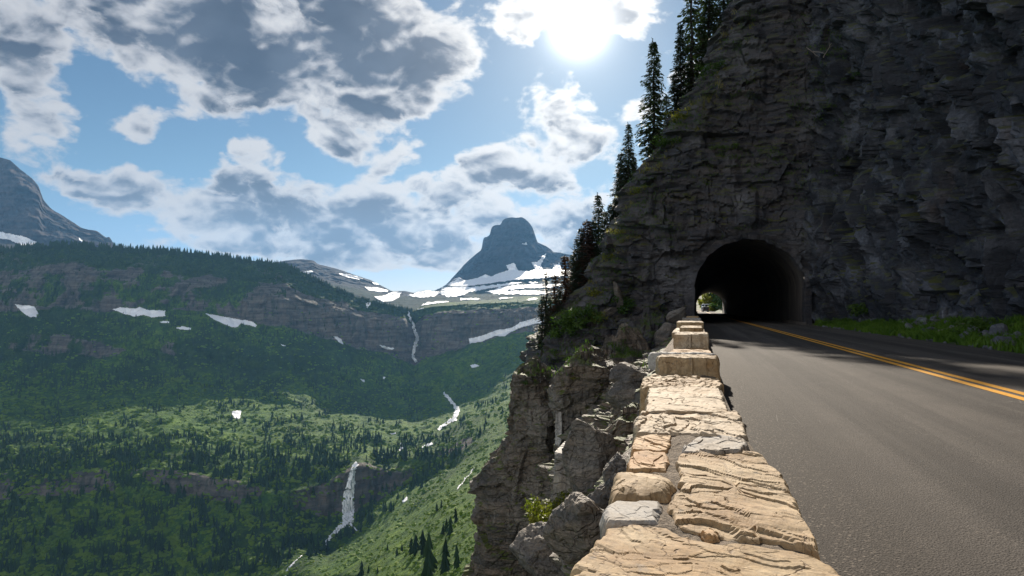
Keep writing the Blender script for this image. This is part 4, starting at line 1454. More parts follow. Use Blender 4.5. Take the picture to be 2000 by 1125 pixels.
def slab(poly, mat, top=WALL_Z, thick=.3, n=150, rings=34, rel=.012, rot=.9, seed=0.0, edge=.011, jit=.006, world_xy=False, slope=0.0, label=None, lump=0.0, name='capstone'):
    pts = np.asarray(poly, float) if world_xy else np.array([on_plane(x, y, top)[:2] for x, y in poly])
    o2 = resample(pts, n)
    c2 = o2.mean(0)
    dirs = o2 - c2
    ln = np.linalg.norm(dirs, axis=1)
    size = ln.mean()
    nz = fbm(np.concatenate([o2 * 6, np.full((n, 1), seed)], 1), 4, .6)
    nz = nz + 1.6 * facets(np.concatenate([o2, np.full((n, 1), seed)], 1), (.07, .07, .5), 12, 1.0)
    o2 = o2 + dirs / ln[:, None] * (nz * jit * (1 + size * 2))[:, None]
    dirs = o2 - c2
    ln = np.linalg.norm(dirs, axis=1)
    fr = np.concatenate([[.02], np.linspace(.08, 1, rings) ** .8])
    V = []
    for f in fr:
        V.append(np.concatenate([c2 + dirs * f, np.zeros((n, 1))], 1))
    V = np.stack(V, 1)                               # n, rings, 3
    q = V.reshape(-1, 3)
    inset = (1 - np.tile(fr, n)) * np.repeat(ln, len(fr))
    ca, sa = math.cos(rot), math.sin(rot)
    u = q[:, 0] * ca + q[:, 1] * sa
    v = -q[:, 0] * sa + q[:, 1] * ca
    # cleaved slate: flat plates split along the bedding, each a little higher or lower, with chipped borders
    wv = fbm(np.stack([u * 5, v * 5, np.full(len(u), seed)], 1), 3)
    pl = np.stack([u + .05 * wv, v + .07 * wv, np.full(len(u), seed * .13)], 1)
    s1 = fbm(np.stack([u * 30, v * 12, np.full(len(u), seed)], 1), 4, .6)
    s2 = fbm(np.stack([u * 4, v * 2.6, np.full(len(u), seed + 5)], 1), 4, .55)
    z = rel * (.55 * facets(pl, (.085, .26, .5), 5, .5) + .30 * facets(pl, (.035, .10, .5), 8, .6) + .45 * s2 + .07 * s1) + lump * (np.cos(np.clip(np.tile(fr, n), 0, 1) * math.pi / 2)) + lump * .5 * s2
    rd = np.clip(inset / edge, 0, 1)
    z = z - edge * .8 * (1 - np.sqrt(1 - (1 - rd) ** 2)) - edge * .5 * (1 - rd) * np.clip(.5 + s1, 0, 1)
    z = z + slope * (q[:, 1] - c2[1])
    q[:, 2] = top + z
    V = q.reshape(n, len(fr), 3)
    side = []
    for k, dz in enumerate(np.linspace(.06, 1, 9)):
        w = fbm(np.stack([o2[:, 0] * 9, o2[:, 1] * 9, np.full(n, dz * thick * 30 + seed)], 1), 4, .6)
        sr = np.concatenate([c2 + dirs * (1 + .004 / size) + dirs / ln[:, None] * ((w * .014))[:, None] * (.3 + dz), (V[:, -1, 2] * (1 - dz) + (top - thick) * dz)[:, None]], 1)
        side.append(sr[:, None])
    V = np.concatenate([V] + side, 1)
    nr = V.shape[1]
    qq = V.reshape(-1, 3) - WL
    f = grid_faces(n, nr, wrap=True)
    cc = np.concatenate([c2, [top + (z.reshape(n, -1)[:, 0]).mean()]]) - WL
    qq = np.concatenate([qq, cc[None]])
    i = np.arange(n)
    tri = np.stack([np.full(n, len(qq) - 1), i * nr, ((i + 1) % n) * nr], 1)
    ob = mk_mesh(name, qq, [f, tri], mat, wall, smooth=False)
    if label: ob['label'] = label
    return ob


slab([(1040, 1260), (1085, 1160), (1118, 1108), (1150, 1072), (1182, 1027), (1240, 1024), (1300, 1030), (1330, 1046), (1400, 1060), (1470, 1062), (1540, 1074), (1600, 1090), (1640, 1112), (1680, 1180), (1725, 1265), (1380, 1290)], M['tan'], rel=.010, n=260, rings=70, seed=1.1, rot=1.3, edge=.013, label='large tan slab nearest the viewer')
slab([(1178, 1020), (1182, 985), (1200, 975), (1292, 977), (1292, 992), (1288, 1020), (1235, 1022)], M['greystone'], rel=.004, seed=2.2, rot=.3, label='flat pale grey stone', edge=.02)
slab([(1192, 975), (1190, 950), (1200, 924), (1222, 918), (1262, 922), (1306, 930), (1318, 948), (1306, 968), (1262, 975)], M['tan'], rel=.008, seed=3.3, rot=.2, lump=.022, edge=.03, label='rounded brown water-worn stone')
slab([(1226, 915), (1230, 893), (1236, 880), (1300, 880), (1306, 895), (1302, 916), (1260, 914)], M['orange'], rel=.016, seed=4.4, rot=.4)
slab([(1234, 877), (1238, 851), (1270, 848), (1312, 847), (1309, 862), (1302, 877)], M['orange'], rel=.016, seed=5.5, rot=.7)
slab([(1318, 905), (1328, 888), (1366, 882), (1440, 882), (1478, 884), (1510, 905), (1533, 934), (1548, 970), (1570, 1010), (1590, 1046), (1602, 1080), (1570, 1064), (1530, 1056), (1470, 1050), (1420, 1046), (1385, 1040), (1340, 1030), (1312, 1018), (1306, 985), (1326, 950), (1330, 925)], M['tan'], rel=.016, n=260, rings=64, seed=6.6, rot=1.05, edge=.013, label='broad cracked tan slab on the road side')
slab([(1332, 880), (1340, 862), (1364, 853), (1420, 853), (1452, 858), (1460, 868), (1448, 880), (1400, 882)], M['greystone'], rel=.014, seed=7.7, rot=.15, top=.462)
slab([(1368, 1040), (1385, 1026), (1404, 1034), (1398, 1044), (1380, 1047)], M['orange'], rel=.01, n=60, rings=12, seed=7.9, top=.452, thick=.06, jit=.012, label='small loose ochre chip')
slab([(1240, 846), (1243, 825), (1248, 806), (1300, 806), (1370, 808), (1440, 806), (1448, 820), (1458, 846), (1440, 852), (1400, 846), (1320, 844)], M['cream'], rel=.022, n=200, rings=40, seed=8.8, rot=.15, edge=.013)
slab([(1262, 802), (1264, 775), (1268, 757), (1300, 754), (1360, 756), (1405, 757), (1414, 775), (1422, 803), (1340, 803)], M['cream'], rel=.010, n=200, rings=40, seed=9.9, rot=.3, edge=.013)
slab([(1252, 756), (1256, 736), (1275, 732), (1340, 734), (1404, 736), (1410, 752), (1400, 757), (1320, 756)], M['tan'], rel=.026, n=180, rings=30, seed=10.1, rot=.1, edge=.013)


def merlon(x0, x1, py_front, py_top, depth, mat, seed, label=None, low=.35):
    yf = on_plane((x0 + x1) / 2, py_front, WALL_Z - .01)[1]
    d = ray((x0 + x1) / 2, py_top)
    top = CAM_H + d[2] * (yf / d[1])
    a_ = at_depth(x0, py_top, yf)[0]
    b_ = at_depth(x1, py_top, yf)[0]
    poly = [(a_, yf), (b_, yf), (b_ + .01, yf + depth), (a_ - .0, yf + depth)]
    return slab(poly, mat, top=top, thick=top - low, n=160, rings=26, rel=.012, seed=seed, edge=.02, world_xy=True, jit=.012, label=label)


merlon(1284, 1403, 733, 699, .42, M['tan'], 11.3, 'squared tan block standing up from the wall top')
merlon(1270, 1396, 706, 690, .14, M['greystone'], 12.3, 'upright blue-grey stone at the wall edge')
slab([(1306, 692), (1312, 683), (1330, 680), (1384, 680), (1392, 692)], M['orange'], rel=.02, n=120, rings=20, seed=13.1)
merlon(1317, 1383, 681, 653, .95, M['cream'], 14.2)
slab([(1322, 664), (1325, 655), (1378, 655), (1380, 664)], M['tan'], n=100, rings=14, seed=15.1)
merlon(1328, 1371, 657, 640, 1.7, M['tan'], 16.2)
slab([(-.55, 15.9), (.17, 15.9), (.17, 19.6), (-.55, 19.6)], M['cream'], n=100, rings=14, seed=17.1, world_xy=True)
slab([(-.55, 19.7), (.17, 19.7), (.16, 21.6), (-.55, 21.6)], M['tan'], top=.61, n=100, rings=14, seed=18.1, world_xy=True, thick=.3)
slab([(-.55, 21.8), (.16, 21.8), (.15, 27), (-.56, 27)], M['cream'], n=100, rings=14, seed=19.1, world_xy=True)
slab([(-.55, 27.1), (.15, 27.1), (.14, 29.2), (-.56, 29.2)], M['greystone'], top=.62, n=100, rings=14, seed=20.1, world_xy=True)
slab([(-.55, 29.4), (.14, 29.4), (.10, 37.5), (-.55, 37.5)], M['cream'], n=100, rings=14, seed=21.1, world_xy=True)
slab([(-.55, 37.6), (.1, 37.6), (.06, 40), (-.55, 40)], M['tan'], top=.60, n=100, rings=14, seed=22.1, world_xy=True)
# body and mortar bed
by = np.array([-8, 0.6, 1.28, 2.5, 3.3, 5.3, 8.9, 14.8, 25, 46.2])
bl_ = np.array([-.24, -.24, -.235, -.24, -.285, -.36, -.47, -.48, -.50, -.50]) + .015
br_ = np.array([.30, .30, .27, .24, .20, .17, .20, .17, .13, .10]) - .004
yy = np.concatenate([np.arange(-8, 1, .25), np.arange(1, 8, .03), np.arange(8, 46.2, .2)])
L_, R_ = np.interp(yy, by, bl_), np.interp(yy, by, br_)
prof = [(0, -.25), (0, 0), (0, .15), (0, .30), (0, .38), (.05, .425)] + [(t, .437) for t in np.linspace(.1, .9, 26)] + [(.95, .425), (1, .38), (1, .30), (1, .15), (1, 0), (1, -.25)]
V = np.zeros((len(yy), len(prof), 3))
for k, (t, z) in enumerate(prof):
    V[:, k, 0] = L_ * (1 - t) + R_ * t
    V[:, k, 1] = yy
    V[:, k, 2] = z
q = V.reshape(-1, 3)
n = fbm(q * 7, 4, .6)
n2 = fbm(q * 30, 3, .6)
topm = np.tile(np.array([1.0 if z > .43 else 0 for _, z in prof]), len(yy))
q[:, 2] += topm * (.010 * n + .003 * n2)
sidem = np.tile(np.array([-1. if t == 0 else (1. if t == 1 else 0) for t, _ in prof]), len(yy))
q[:, 0] += sidem * (.02 * n + .012 * blocks(q[:, 1], q[:, 2], .11, .35, .1) - .02)
ids = np.tile(np.array([1 if (prof[k][1] > .36 and prof[k + 1][1] > .36) else 0 for k in range(len(prof) - 1)]), len(yy) - 1)
f = grid_faces(len(yy), len(prof))
mk_mesh('wall_body', q - WL, f[ids == 0], M['rubble'], wall)
mk_mesh('mortar_bed', q - WL, f[ids == 1], M['mortar'], wall)

# ------------------------------------------------------------------ trees and plants
M['needle'] = leaf_mat('fir_needles', (.016, .030, .012), (.040, .062, .020), .5, .6, .18)
M['needle_dead'] = leaf_mat('dry_needles', (.060, .030, .020), (.11, .058, .036), .8, .8, .1)
M['bark'] = plain_mat('bark', (.055, .045, .038), .9, .1)
M['deadwood'] = plain_mat('dead_wood', (.23, .20, .175), .85, .2, var=.35)
M['forest'] = leaf_mat('far_needles', (.011, .028, .010), (.026, .056, .014), .02, .8, .10)
M['shrub_far'] = leaf_mat('far_shrub_leaves', (.068, .138, .011), (.150, .225, .015), .02, .8, .4)
M['leaf'] = leaf_mat('shrub_leaves', (.035, .075, .012), (.085, .14, .022), 2.5, .6, .3)
M['leaf_yellow'] = leaf_mat('yellow_shrub_leaves', (.085, .12, .016), (.20, .18, .028), 3.0, .6, .35)
M['grass'] = leaf_mat('grass_blades', (.050, .115, .013), (.115, .20, .024), 1.2, .6, .3)
M['drygrass'] = leaf_mat('dry_grass', (.10, .11, .030), (.22, .19, .070), 1.0, .7, .35)


def conifer(h, seed, rmax=.13, dens=1.0, bare=.06, gappy=.15, leafmat=None, lean_=0.0, name='conifer'):
    """trunk and crown of a spire-shaped mountain conifer"""
    r_ = np.random.RandomState(seed)
    root = empty(name)
    tk = MB()
    zz = np.linspace(-.06 * h, h, 14)
    ctr = np.stack([lean_ * (np.clip(zz, 0, None) / h) ** 1.5 * h + .006 * h * np.sin(zz * 2.1 + seed), .006 * h * np.cos(zz * 1.7 + seed), zz], 1)
    tk.tube(ctr, np.interp(zz, [-.1 * h, 0, h], [.020 * h, .016 * h, .0012 * h]), 8)
    Q, V = [], []
    nb = 0
    z = bare * h
    sticks = MB()
    while z < h * .985:
        t = z / h
        rad = rmax * h * (1 - t) ** .75 * (.9 + .1 * math.sin(z * 3)) + .012 * h
        if t < .22: rad *= .72 + 1.25 * t
        cx = np.interp(z, zz, ctr[:, 0]); cy = np.interp(z, zz, ctr[:, 1])
        k = int(round((5 + 3 * (1 - t)) * dens))
        a0_ = r_.rand() * 6.28
        for b in range(k):
            if r_.rand() < gappy: continue
            aa = a0_ + 6.28 * b / k + r_.normal() * .25
            L = rad * (.62 + .5 * r_.rand())
            droop = (.10 + .42 * (1 - t)) * (.7 + .6 * r_.rand())
            d = np.array([math.cos(aa), math.sin(aa)])
            if L > .05 * h:
                sticks.tube([(cx, cy, z), (cx + d[0] * L * .55, cy + d[1] * L * .55, z - L * .55 * droop), (cx + d[0] * L * .95, cy + d[1] * L * .95, z - L * .8 * droop)], [.004 * h * (1 - t), .0025 * h, .001 * h], 4, False)
            m = max(3, int(9 * L / (rmax * h)))
            for s_ in range(m):
                f = (.12 + .88 * (s_ + r_.rand() * .6) / m)
                p = np.array([cx + d[0] * L * f, cy + d[1] * L * f, z - droop * L * f * (1.15 - .3 * f)])
                for side in (-1, 1):
                    sl = (.030 * h) * (.55 + .7 * r_.rand()) * (1.15 - .5 * f) + .05 * L
                    a2 = aa + side * (.45 + .5 * r_.rand())
                    e = np.array([math.cos(a2), math.sin(a2), -.25 - .5 * r_.rand()]) * sl
                    w = np.array([-math.sin(a2), math.cos(a2), .35 * r_.normal()]) * sl * .26
                    V += [p - w * .5, p + e * .55 - w, p + e, p + e * .5 + w]
                    Q.append([nb, nb + 1, nb + 2, nb + 3]); nb += 4
        z += h * (.020 + .010 * r_.rand()) * (1.15 - .4 * t)
    # leader
    for s_ in range(10):
        a2 = s_ * 2.4
        p = np.array([ctr[-1][0], ctr[-1][1], h * (.95 + .05 * s_ / 10)])
        e = np.array([math.cos(a2) * .012, math.sin(a2) * .012, .012]) * h
        w = np.array([-math.sin(a2), math.cos(a2), 0]) * h * .004
        V += [p - w, p + e * .6 - w, p + e, p + w]
        Q.append([nb, nb + 1, nb + 2, nb + 3]); nb += 4
    for a_ in range(len(sticks.v)):
        tk.v.append(sticks.v[a_])
    tk.q += [q_ + tk.n for q_ in sticks.q]
    tk.n += sticks.n
    tr = tk.build('trunk', M['bark'], root, True)
    mk_mesh('crown', np.array(V), np.array(Q), leafmat or M['needle'], root)
    return root


TREE_GROUP = 'conifers growing on the ledges of the bluff'
protos = [conifer(10, 21, .20, 1.35, .05, .12), conifer(10, 22, .19, 1.35, .04, .15), conifer(10, 23, .18, 1.05, .10, .25), conifer(10, 24, .16, 1.35, .03, .10),
          conifer(10, 25, .10, 1.3, .06, .15, M['needle_dead']), conifer(10, 26, .085, .75, .18, .4)]
used = [False] * len(protos)


def plant_tree(kind, px, py_base, py_top, y, label, group=TREE_GROUP, wide=1.0):
    b_ = at_depth(px, py_base, y)
    t_ = at_depth(px, py_top, y)
    h = (t_[2] - b_[2]) * 1.06
    o = protos[kind] if not used[kind] else copy_tree(protos[kind])
    used[kind] = True
    s_ = h / 10
    o.location = b_
    o.scale = (s_ * wide, s_ * wide, s_)
    o.rotation_euler = (0, 0, R.rand() * 6.28)
    tag(o, label, 'conifer', group)
    return o


plant_tree(0, 1278, 308, 88, 53.0, 'tall dark fir standing alone on the bluff edge against the sky')
plant_tree(2, 1352, 205, -60, 57.0, 'tallest ragged fir at the upper edge of the bluff', wide=1.0)
plant_tree(1, 1330, 222, 55, 56.5, 'slim fir left of the tallest ragged fir on the upper bluff')
plant_tree(0, 1386, 150, -95, 60.0, 'tall fir right of the ragged fir, its top above the picture')
plant_tree(3, 1415, 100, -80, 61.0, 'dark fir rising at the top of the bluff, its foot on the skyline')
plant_tree(1, 1442, 75, -90, 62.5, 'rightmost fir on the skyline of the bluff')
plant_tree(0, 1228, 392, 246, 54.0, 'slender fir on the bluff edge just left of the lone tall fir')
plant_tree(1, 1213, 440, 305, 55.0, 'small narrow fir directly below the slender fir on the bluff edge', wide=1.3)
plant_tree(2, 1222, 410, 330, 54.5, 'bushy fir at the foot of the slender fir', wide=1.5)
plant_tree(1, 1240, 370, 310, 55.5, 'short fir between the slender fir and the lone tall fir', wide=1.4)
plant_tree(2, 1318, 260, 150, 56.5, 'bushy fir between the lone tall fir and the upper firs', wide=1.4)
plant_tree(2, 1372, 190, 60, 58.5, 'broad fir between the two tallest upper firs', wide=1.3)
plant_tree(2, 1302, 292, 190, 55.5, 'short bushy fir tucked behind the lone tall fir', wide=1.5)
plant_tree(1, 1236, 372, 300, 55.5, 'young fir half hidden behind the slender fir')
plant_tree(0, 1169, 560, 386, 54.0, 'dense dark fir tallest of the cluster at mid bluff', wide=1.05)
plant_tree(1, 1192, 520, 404, 55.5, 'dark fir in the cluster just right of its tallest tree', wide=1.4)
plant_tree(0, 1182, 530, 416, 56.5, 'dark fir at the back of the mid-bluff cluster', wide=1.2)
plant_tree(1, 1203, 485, 392, 56.0, 'dark fir on the right side of the mid-bluff cluster', wide=1.5)
plant_tree(0, 1210, 470, 340, 56.5, 'tall fir standing between the cluster and the small narrow fir', wide=1.0)
plant_tree(1, 1199, 500, 420, 55.0, 'lowest fir at the right foot of the cluster', wide=1.5)
plant_tree(1, 1159, 575, 438, 54.5, 'dark fir on the left shoulder of the tallest cluster tree', wide=1.3)
plant_tree(3, 1152, 580, 452, 55.0, 'narrow dark fir between the brown spires and the cluster', wide=1.4)
plant_tree(4, 1147, 585, 438, 53.0, 'thin brownish spire left of the dense dark fir', wide=1.9)
plant_tree(1, 1136, 600, 452, 53.0, 'green spire among the brown spires left of the cluster', wide=1.25)
plant_tree(0, 1127, 605, 470, 53.5, 'leftmost full green spire of the mid-bluff row', wide=1.15)
plant_tree(3, 1119, 605, 500, 54.0, 'short outermost spire of the mid-bluff row', wide=1.5)
plant_tree(4, 1142, 590, 462, 54.0, 'short brown spire between two green spires', wide=1.7)
plant_tree(2, 1165, 575, 480, 53.2, 'bushy low fir in front of the cluster', wide=1.5)
plant_tree(2, 1131, 612, 530, 52.5, 'bushy low fir at the foot of the green spires', wide=1.6)
plant_tree(4, 1104, 650, 507, 48.0, 'tall reddish-brown half-dead fir on the low ledge', wide=1.9)
plant_tree(4, 1084, 668, 543, 47.5, 'shorter reddish-brown fir left of the tall half-dead one', wide=1.9)
plant_tree(5, 1067, 668, 538, 47.5, 'sparse thin tree with bare gaps at the end of the low ledge', wide=1.9)
plant_tree(2, 1059, 690, 582, 46.8, 'low green bushy fir on the outer lip of the ledge', wide=1.5)
plant_tree(2, 1073, 690, 588, 46.0, 'low green fir beneath the sparse thin tree', wide=1.3)
plant_tree(2, 1092, 668, 570, 46.5, 'short green fir at the foot of the half-dead firs', wide=1.4)
plant_tree(2, 1552, 72, 50, 50.5, 'tiny lone fir growing on a high shelf of the bluff', wide=1.4)

# sticks and dead wood
def stick(p0, p1, r0, label, name='dead_branch', twigs=3, seed=0):
    mb = MB()
    a_, b_ = np.array(p0, float), np.array(p1, float)
    rr = np.random.RandomState(seed)
    L = np.linalg.norm(b_ - a_)
    pts = [a_ + (b_ - a_) * t + rr.normal(size=3) * .012 * L * (0 < t < 1) for t in np.linspace(0, 1, 7)]
    mb.tube(pts, np.linspace(r0, r0 * .45, 7), 8)
    for k in range(twigs):
        t = .3 + .6 * rr.rand()
        p = a_ + (b_ - a_) * t
        e = (b_ - a_) / L * .2 * L + rr.normal(size=3) * .10 * L
        mb.tube([p, p + e * .5, p + e + rr.normal(size=3) * .02 * L], [r0 * .4, r0 * .3, r0 * .12], 5)
    C = pts[0]
    ob = mb.build(name, M['deadwood'])
    for v in ob.data.vertices: v.co -= Vector(C)
    ob.location = C
    tag(ob, label, 'dead branch')
    return ob


h = px_hit(1378, 163, BV_CLIFF)
stick(at_depth(1386, 168, 54), at_depth(1366, 146, 53.2), .035, 'bare grey snag leaning out from the bluff edge beside the firs', seed=3)
stick(at_depth(1124, 492, 53), at_depth(1109, 480, 52.5), .025, 'short bare stick poking left from the spires into the sky', seed=4, twigs=2)
for k, (x0, y0, x1, y1) in enumerate([(1575, 92, 1602, 114), (1608, 113, 1624, 84), (1588, 100, 1612, 104)]):
    h0, h1 = px_hit((x0 + x1) / 2, (y0 + y1) / 2, BV_CLIFF), None
    yy_ = h0[0][1] - .35
    stick(at_depth(x0, y0, yy_), at_depth(x1, y1, yy_ - .2 * k), .03,
          ['pale dead branch sloping down right on the dark bluff', 'pale dead branch standing up from the fallen wood on the dark bluff', 'thin dead branch lying across the other fallen wood'][k], seed=10 + k)
h0, h1 = px_hit(1824, 655, BV_VERGE, BV_CLIFF), px_hit(1876, 638, BV_VERGE, BV_CLIFF)
stick(np.array(h0[0]) + [0, 0, .10], np.array(h0[0]) + [1.02, .15, .42], .035, 'pale straight pole lying on the grass verge against the scree', 'pole', 0, 20)
stick(np.array(px_hit(1797, 628, BV_VERGE, BV_CLIFF)[0]) + [0, -.1, .05], np.array(px_hit(1811, 628, BV_VERGE, BV_CLIFF)[0]) + [0, -.1, .06], .02, 'short pale stick lying at the foot of the dark cliff', 'dead_branch', 0, 21)
# rocks ----------------------------------------------------------------------
import bmesh


def boulder_mesh(name, seed, sub=4, mat=None, sharp=1.0):
    bm = bmesh.new()
    bmesh.ops.create_icosphere(bm, subdivisions=sub, radius=1.0)
    v = np.array([x.co[:] for x in bm.verts])
    r_ = np.random.RandomState(seed)
    # cut by random planes for flat broken faces
    rad = np.ones(len(v)) * 1.25
    for k in range(16):
        n_ = r_.normal(size=3); n_ /= np.linalg.norm(n_)
        dd = .62 + .33 * r_.rand()
        c = v @ n_
        lim = np.where(c > .05, dd / np.maximum(c, .05), 9)
        rad = np.minimum(rad, lim)
    v2 = v * rad[:, None]
    v2 += v * (.07 * fbm(v * 2.2 + seed, 5, .6) * sharp + .05 * blocks(v2[:, 0] + seed, v2[:, 2] + .2 * v2[:, 1], .22, .6, .15))[:, None]
    for x, c in zip(bm.verts, v2): x.co = c
    me = bpy.data.meshes.new(name)
    bm.to_mesh(me); bm.free()
    me.materials.append(mat)
    return me


M['boulder'] = rock_mat('boulder_rock', (.10, .092, .085), (.18, .15, .12), (.24, .225, .21), False, (.3, .2, 0), 3.0, spec=.25)
M['scree'] = rock_mat('scree_rock', (.075, .08, .095), (.12, .12, .13), (.20, .21, .23), False, (.3, .2, 0), 4.0, spec=.35)
BM_ = [boulder_mesh('boulder', s, 5, M['boulder']) for s in (1, 2, 3, 4)]
SM_ = [boulder_mesh('rock', s, 3, M['scree']) for s in (11, 12, 13, 14, 15)]


def put_rock(me, p, size, label, group=None, name='boulder', cat='boulder', sink=.35):
    o = bpy.data.objects.new(name, me)
    col.objects.link(o)
    o.location = (p[0], p[1], p[2] + size[2] * (1 - 2 * sink) * .5)
    o.scale = size
    o.rotation_euler = (R.rand() * .5, R.rand() * .5, R.rand() * 6.28)
    tag(o, label, cat, group)
    return o


BOULD = [(1140, 1035, (.42, .46, .42), 'big angular grey boulder beside the nearest wall slab'),
         (1080, 1100, (.42, .5, .36), 'grey boulder at the bottom edge below the angular boulder'),
         (1050, 1085, (.30, .30, .26), 'smaller rough boulder left of the two big ones at the bottom'),
         (1190, 990, (.26, .34, .40), 'dark upright boulder just under the wall edge'),
         (1222, 772, (.42, .5, .40), 'rounded layered boulder below the wall at mid distance'),
         (1236, 742, (.36, .42, .30), 'flat boulder on top of the rounded layered one'),
         (1205, 930, (.22, .32, .26), 'brown boulder wedged under the wall beside the rounded capstone'),
         (1302, 655, (.7, .8, .55), 'grey block leaning near the far end of the wall'),
         (1318, 622, (.9, .7, .35), 'slanting pale slab of rock at the foot of the bluff near the tunnel'),
         (1208, 586, (.55, .35, 1.2), 'pale pointed rock fin leaning on the bluff ledge'),
         (1190, 610, (.9, .6, .3), 'flat pale rock on the ledge beneath the pointed fin'),
         (1150, 905, (.25, .4, .5), 'dark blocky boulder on the crag above the pale slab')]
for k, (px, py, sz, lab) in enumerate(BOULD):
    h = px_hit(px, py, *ROCKS)
    if h[0] is None: continue
    k_ = min(1.0, np.linalg.norm(np.array(h[0]) - CAM) / (9.0 if py > 740 else 14.0)) if px < 1260 and py > 700 else 1.0
    put_rock(BM_[k % 4], np.array(h[0]), tuple(v_ * k_ for v_ in sz), lab, 'boulders on the ledges below the wall')
# the pale smooth face on the second pillar
for k, (pts, lab) in enumerate([([(1082, 884), (1108, 888), (1131, 892), (1124, 930), (1116, 958), (1108, 985), (1078, 986), (1079, 935)], 'tall pale smooth rock face on the second pillar'),
                                ([(1085, 800), (1096, 806), (1098, 860), (1092, 874), (1083, 868)], 'narrow pale rock face above the tall smooth one')]):
    hs = [px_hit(x, y, *ROCKS) for x, y in pts]
    ym = np.median([h_[0][1] for h_ in hs if h_ and h_[0] is not None]) - .38
    a_ = np.array([at_depth(x, y, ym) for x, y in pts])
    c_ = a_.mean(0)
    n = 60
    ring = resample(a_[:, [0, 2]], n)
    cc = ring.mean(0)
    V = []
    for f, dy in [(0.03, 0), (.2, 0), (.4, 0), (.6, 0), (.8, 0), (.94, .01), (1.0, .06), (1.02, .9)]:
        p = cc + (ring - cc) * f
        w = fbm(np.stack([p[:, 0] * 2.5, p[:, 1] * .8, np.full(n, 3. + k)], 1), 4, .6) * .10
        V.append(np.stack([p[:, 0], np.full(n, ym + dy) + w * (dy < .5) + (p[:, 1] - cc[1]) * .03, p[:, 1]], 1))
    V = np.stack(V, 1)
    if k == 0:
        M['paleface'] = rock_mat('pale_face_rock', (.17, .16, .15), (.24, .215, .185), (.30, .285, .27), False, (1.3, .3, 0), 1.2, bs_=.35)
    ob = mk_mesh('rock_slab', V.reshape(-1, 3) - c_, grid_faces(n, V.shape[1], wrap=True), M['paleface'])
    ob.location = c_
    tag(ob, lab, 'rock slab')

SCREE_LAB = 'grey broken rock in the scree at the foot of the dark cliff'
k = 0
for (px, py, n, sx, sy, s0) in [(1815, 640, 16, 30, 12, .22), (1888, 655, 12, 26, 10, .22), (1968, 668, 14, 26, 14, .26), (1735, 636, 8, 30, 6, .16), (1700, 628, 8, 28, 5, .18), (1855, 618, 3, 12, 6, .30), (1790, 634, 6, 24, 6, .2)]:
    for i in range(n):
        h = px_hit(px + R.normal() * sx * .6, py + R.normal() * sy * .6, BV_VERGE, BV_CLIFF)
        if h is None or h[0] is None or h[0][2] > 1.2: continue
        s_ = s0 * (.4 + .9 * R.rand())
        put_rock(SM_[k % 5], np.array(h[0]), (s_, s_ * (.7 + .5 * R.rand()), s_ * (.5 + .4 * R.rand())), SCREE_LAB, 'scree rocks on the verge', 'rock', 'rock', .3)
        k += 1
for i in range(60):
    y = 14 + 30 * R.rand()
    h = BV_VERGE.ray_cast(Vector((6.82 + .25 * abs(R.normal()), y, 5)), Vector((0, 0, -1)))
    if h[0] is None: continue
    s_ = .03 + .05 * R.rand()
    put_rock(SM_[i % 5], np.array(h[0]), (s_ * 1.3, s_ * 1.3, s_), 'small grey stone along the edge of the asphalt below the verge', 'stones along the road edge', 'stone', 'stone', .2)

# grass and shrubs near -------------------------------------------------------
def blades(name, pts, nrm_, h0, w0, mat, per=6, spread=.06, lab=None):
    n = len(pts) * per
    base = np.repeat(np.asarray(pts), per, 0) + R.normal(size=(n, 3)) * [spread, spread, 0]
    h = h0 * (.45 + .9 * R.rand(n))
    a_ = R.rand(n) * 6.28
    w = w0 * (.6 + .8 * R.rand(n))
    ln_ = .55 * R.normal(size=(n, 2)) * h[:, None]
    d = np.stack([np.cos(a_), np.sin(a_), 0 * a_], 1) * w[:, None]
    tip = base + np.concatenate([ln_, h[:, None]], 1)
    midp = base + np.concatenate([ln_ * .35, h[:, None] * .6], 1)
    V = np.stack([base - d, base + d, midp + d * .8, tip, midp - d * .8], 1).reshape(-1, 3)
    i = np.arange(n)[:, None] * 5
    q = np.concatenate([i, i + 1, i + 2, i + 4], 1)
    t = np.concatenate([i + 4, i + 2, i + 3], 1)
    o = mk_mesh(name, V, [q, t], mat)
    tag(o, lab, None, None, 'stuff')
    return o


pts = []
for i in range(9000):
    y = 15 + 31 * R.rand()
    x1 = np.interp(y, [-16, 20, 44.2, 47], [12.5, 12.0, 9.3, 7.6])
    t = R.rand() ** .9
    x = 6.95 + (x1 - 6.9) * t
    n_ = perlin(np.array([[x * .9, y * .6, 0]]))[0]
    if n_ < -.12: continue
    h = BV_VERGE.ray_cast(Vector((x, y, 5)), Vector((0, 0, -1)))
    if h[0] is not None: pts.append(h[0][:])
blades('grass', pts, None, .22, .018, M['grass'], 6, .07, 'green grass on the verge below the dark cliff')


def shrub_mesh(name, seed, mat, n=420, leaf=.085):
    r_ = np.random.RandomState(seed)
    c = r_.normal(size=(14, 3)) * [.42, .42, .22] + [0, 0, .5]
    V, Q = [], []
    k = 0
    for i in range(n):
        b = c[r_.randint(14)]
        d = r_.normal(size=3); d /= np.linalg.norm(d)
        p = b + d * .30 * (.5 + .5 * r_.rand())
        if p[2] < -.05: p[2] = .05 * r_.rand()
        t1 = r_.normal(size=3); t1 /= np.linalg.norm(t1)
        t2 = np.cross(t1, d); t2 /= np.linalg.norm(t2) + 1e-6
        s_ = leaf * (.6 + .9 * r_.rand())
        V += [p - t1 * s_ * .3, p + t2 * s_ * .45 + t1 * s_ * .4, p + t1 * s_ * 1.3, p - t2 * s_ * .45 + t1 * s_ * .4]
        Q.append([k, k + 1, k + 2, k + 3]); k += 4
    me = mk_mesh(name, np.array(V), np.array(Q), mat)
    return me


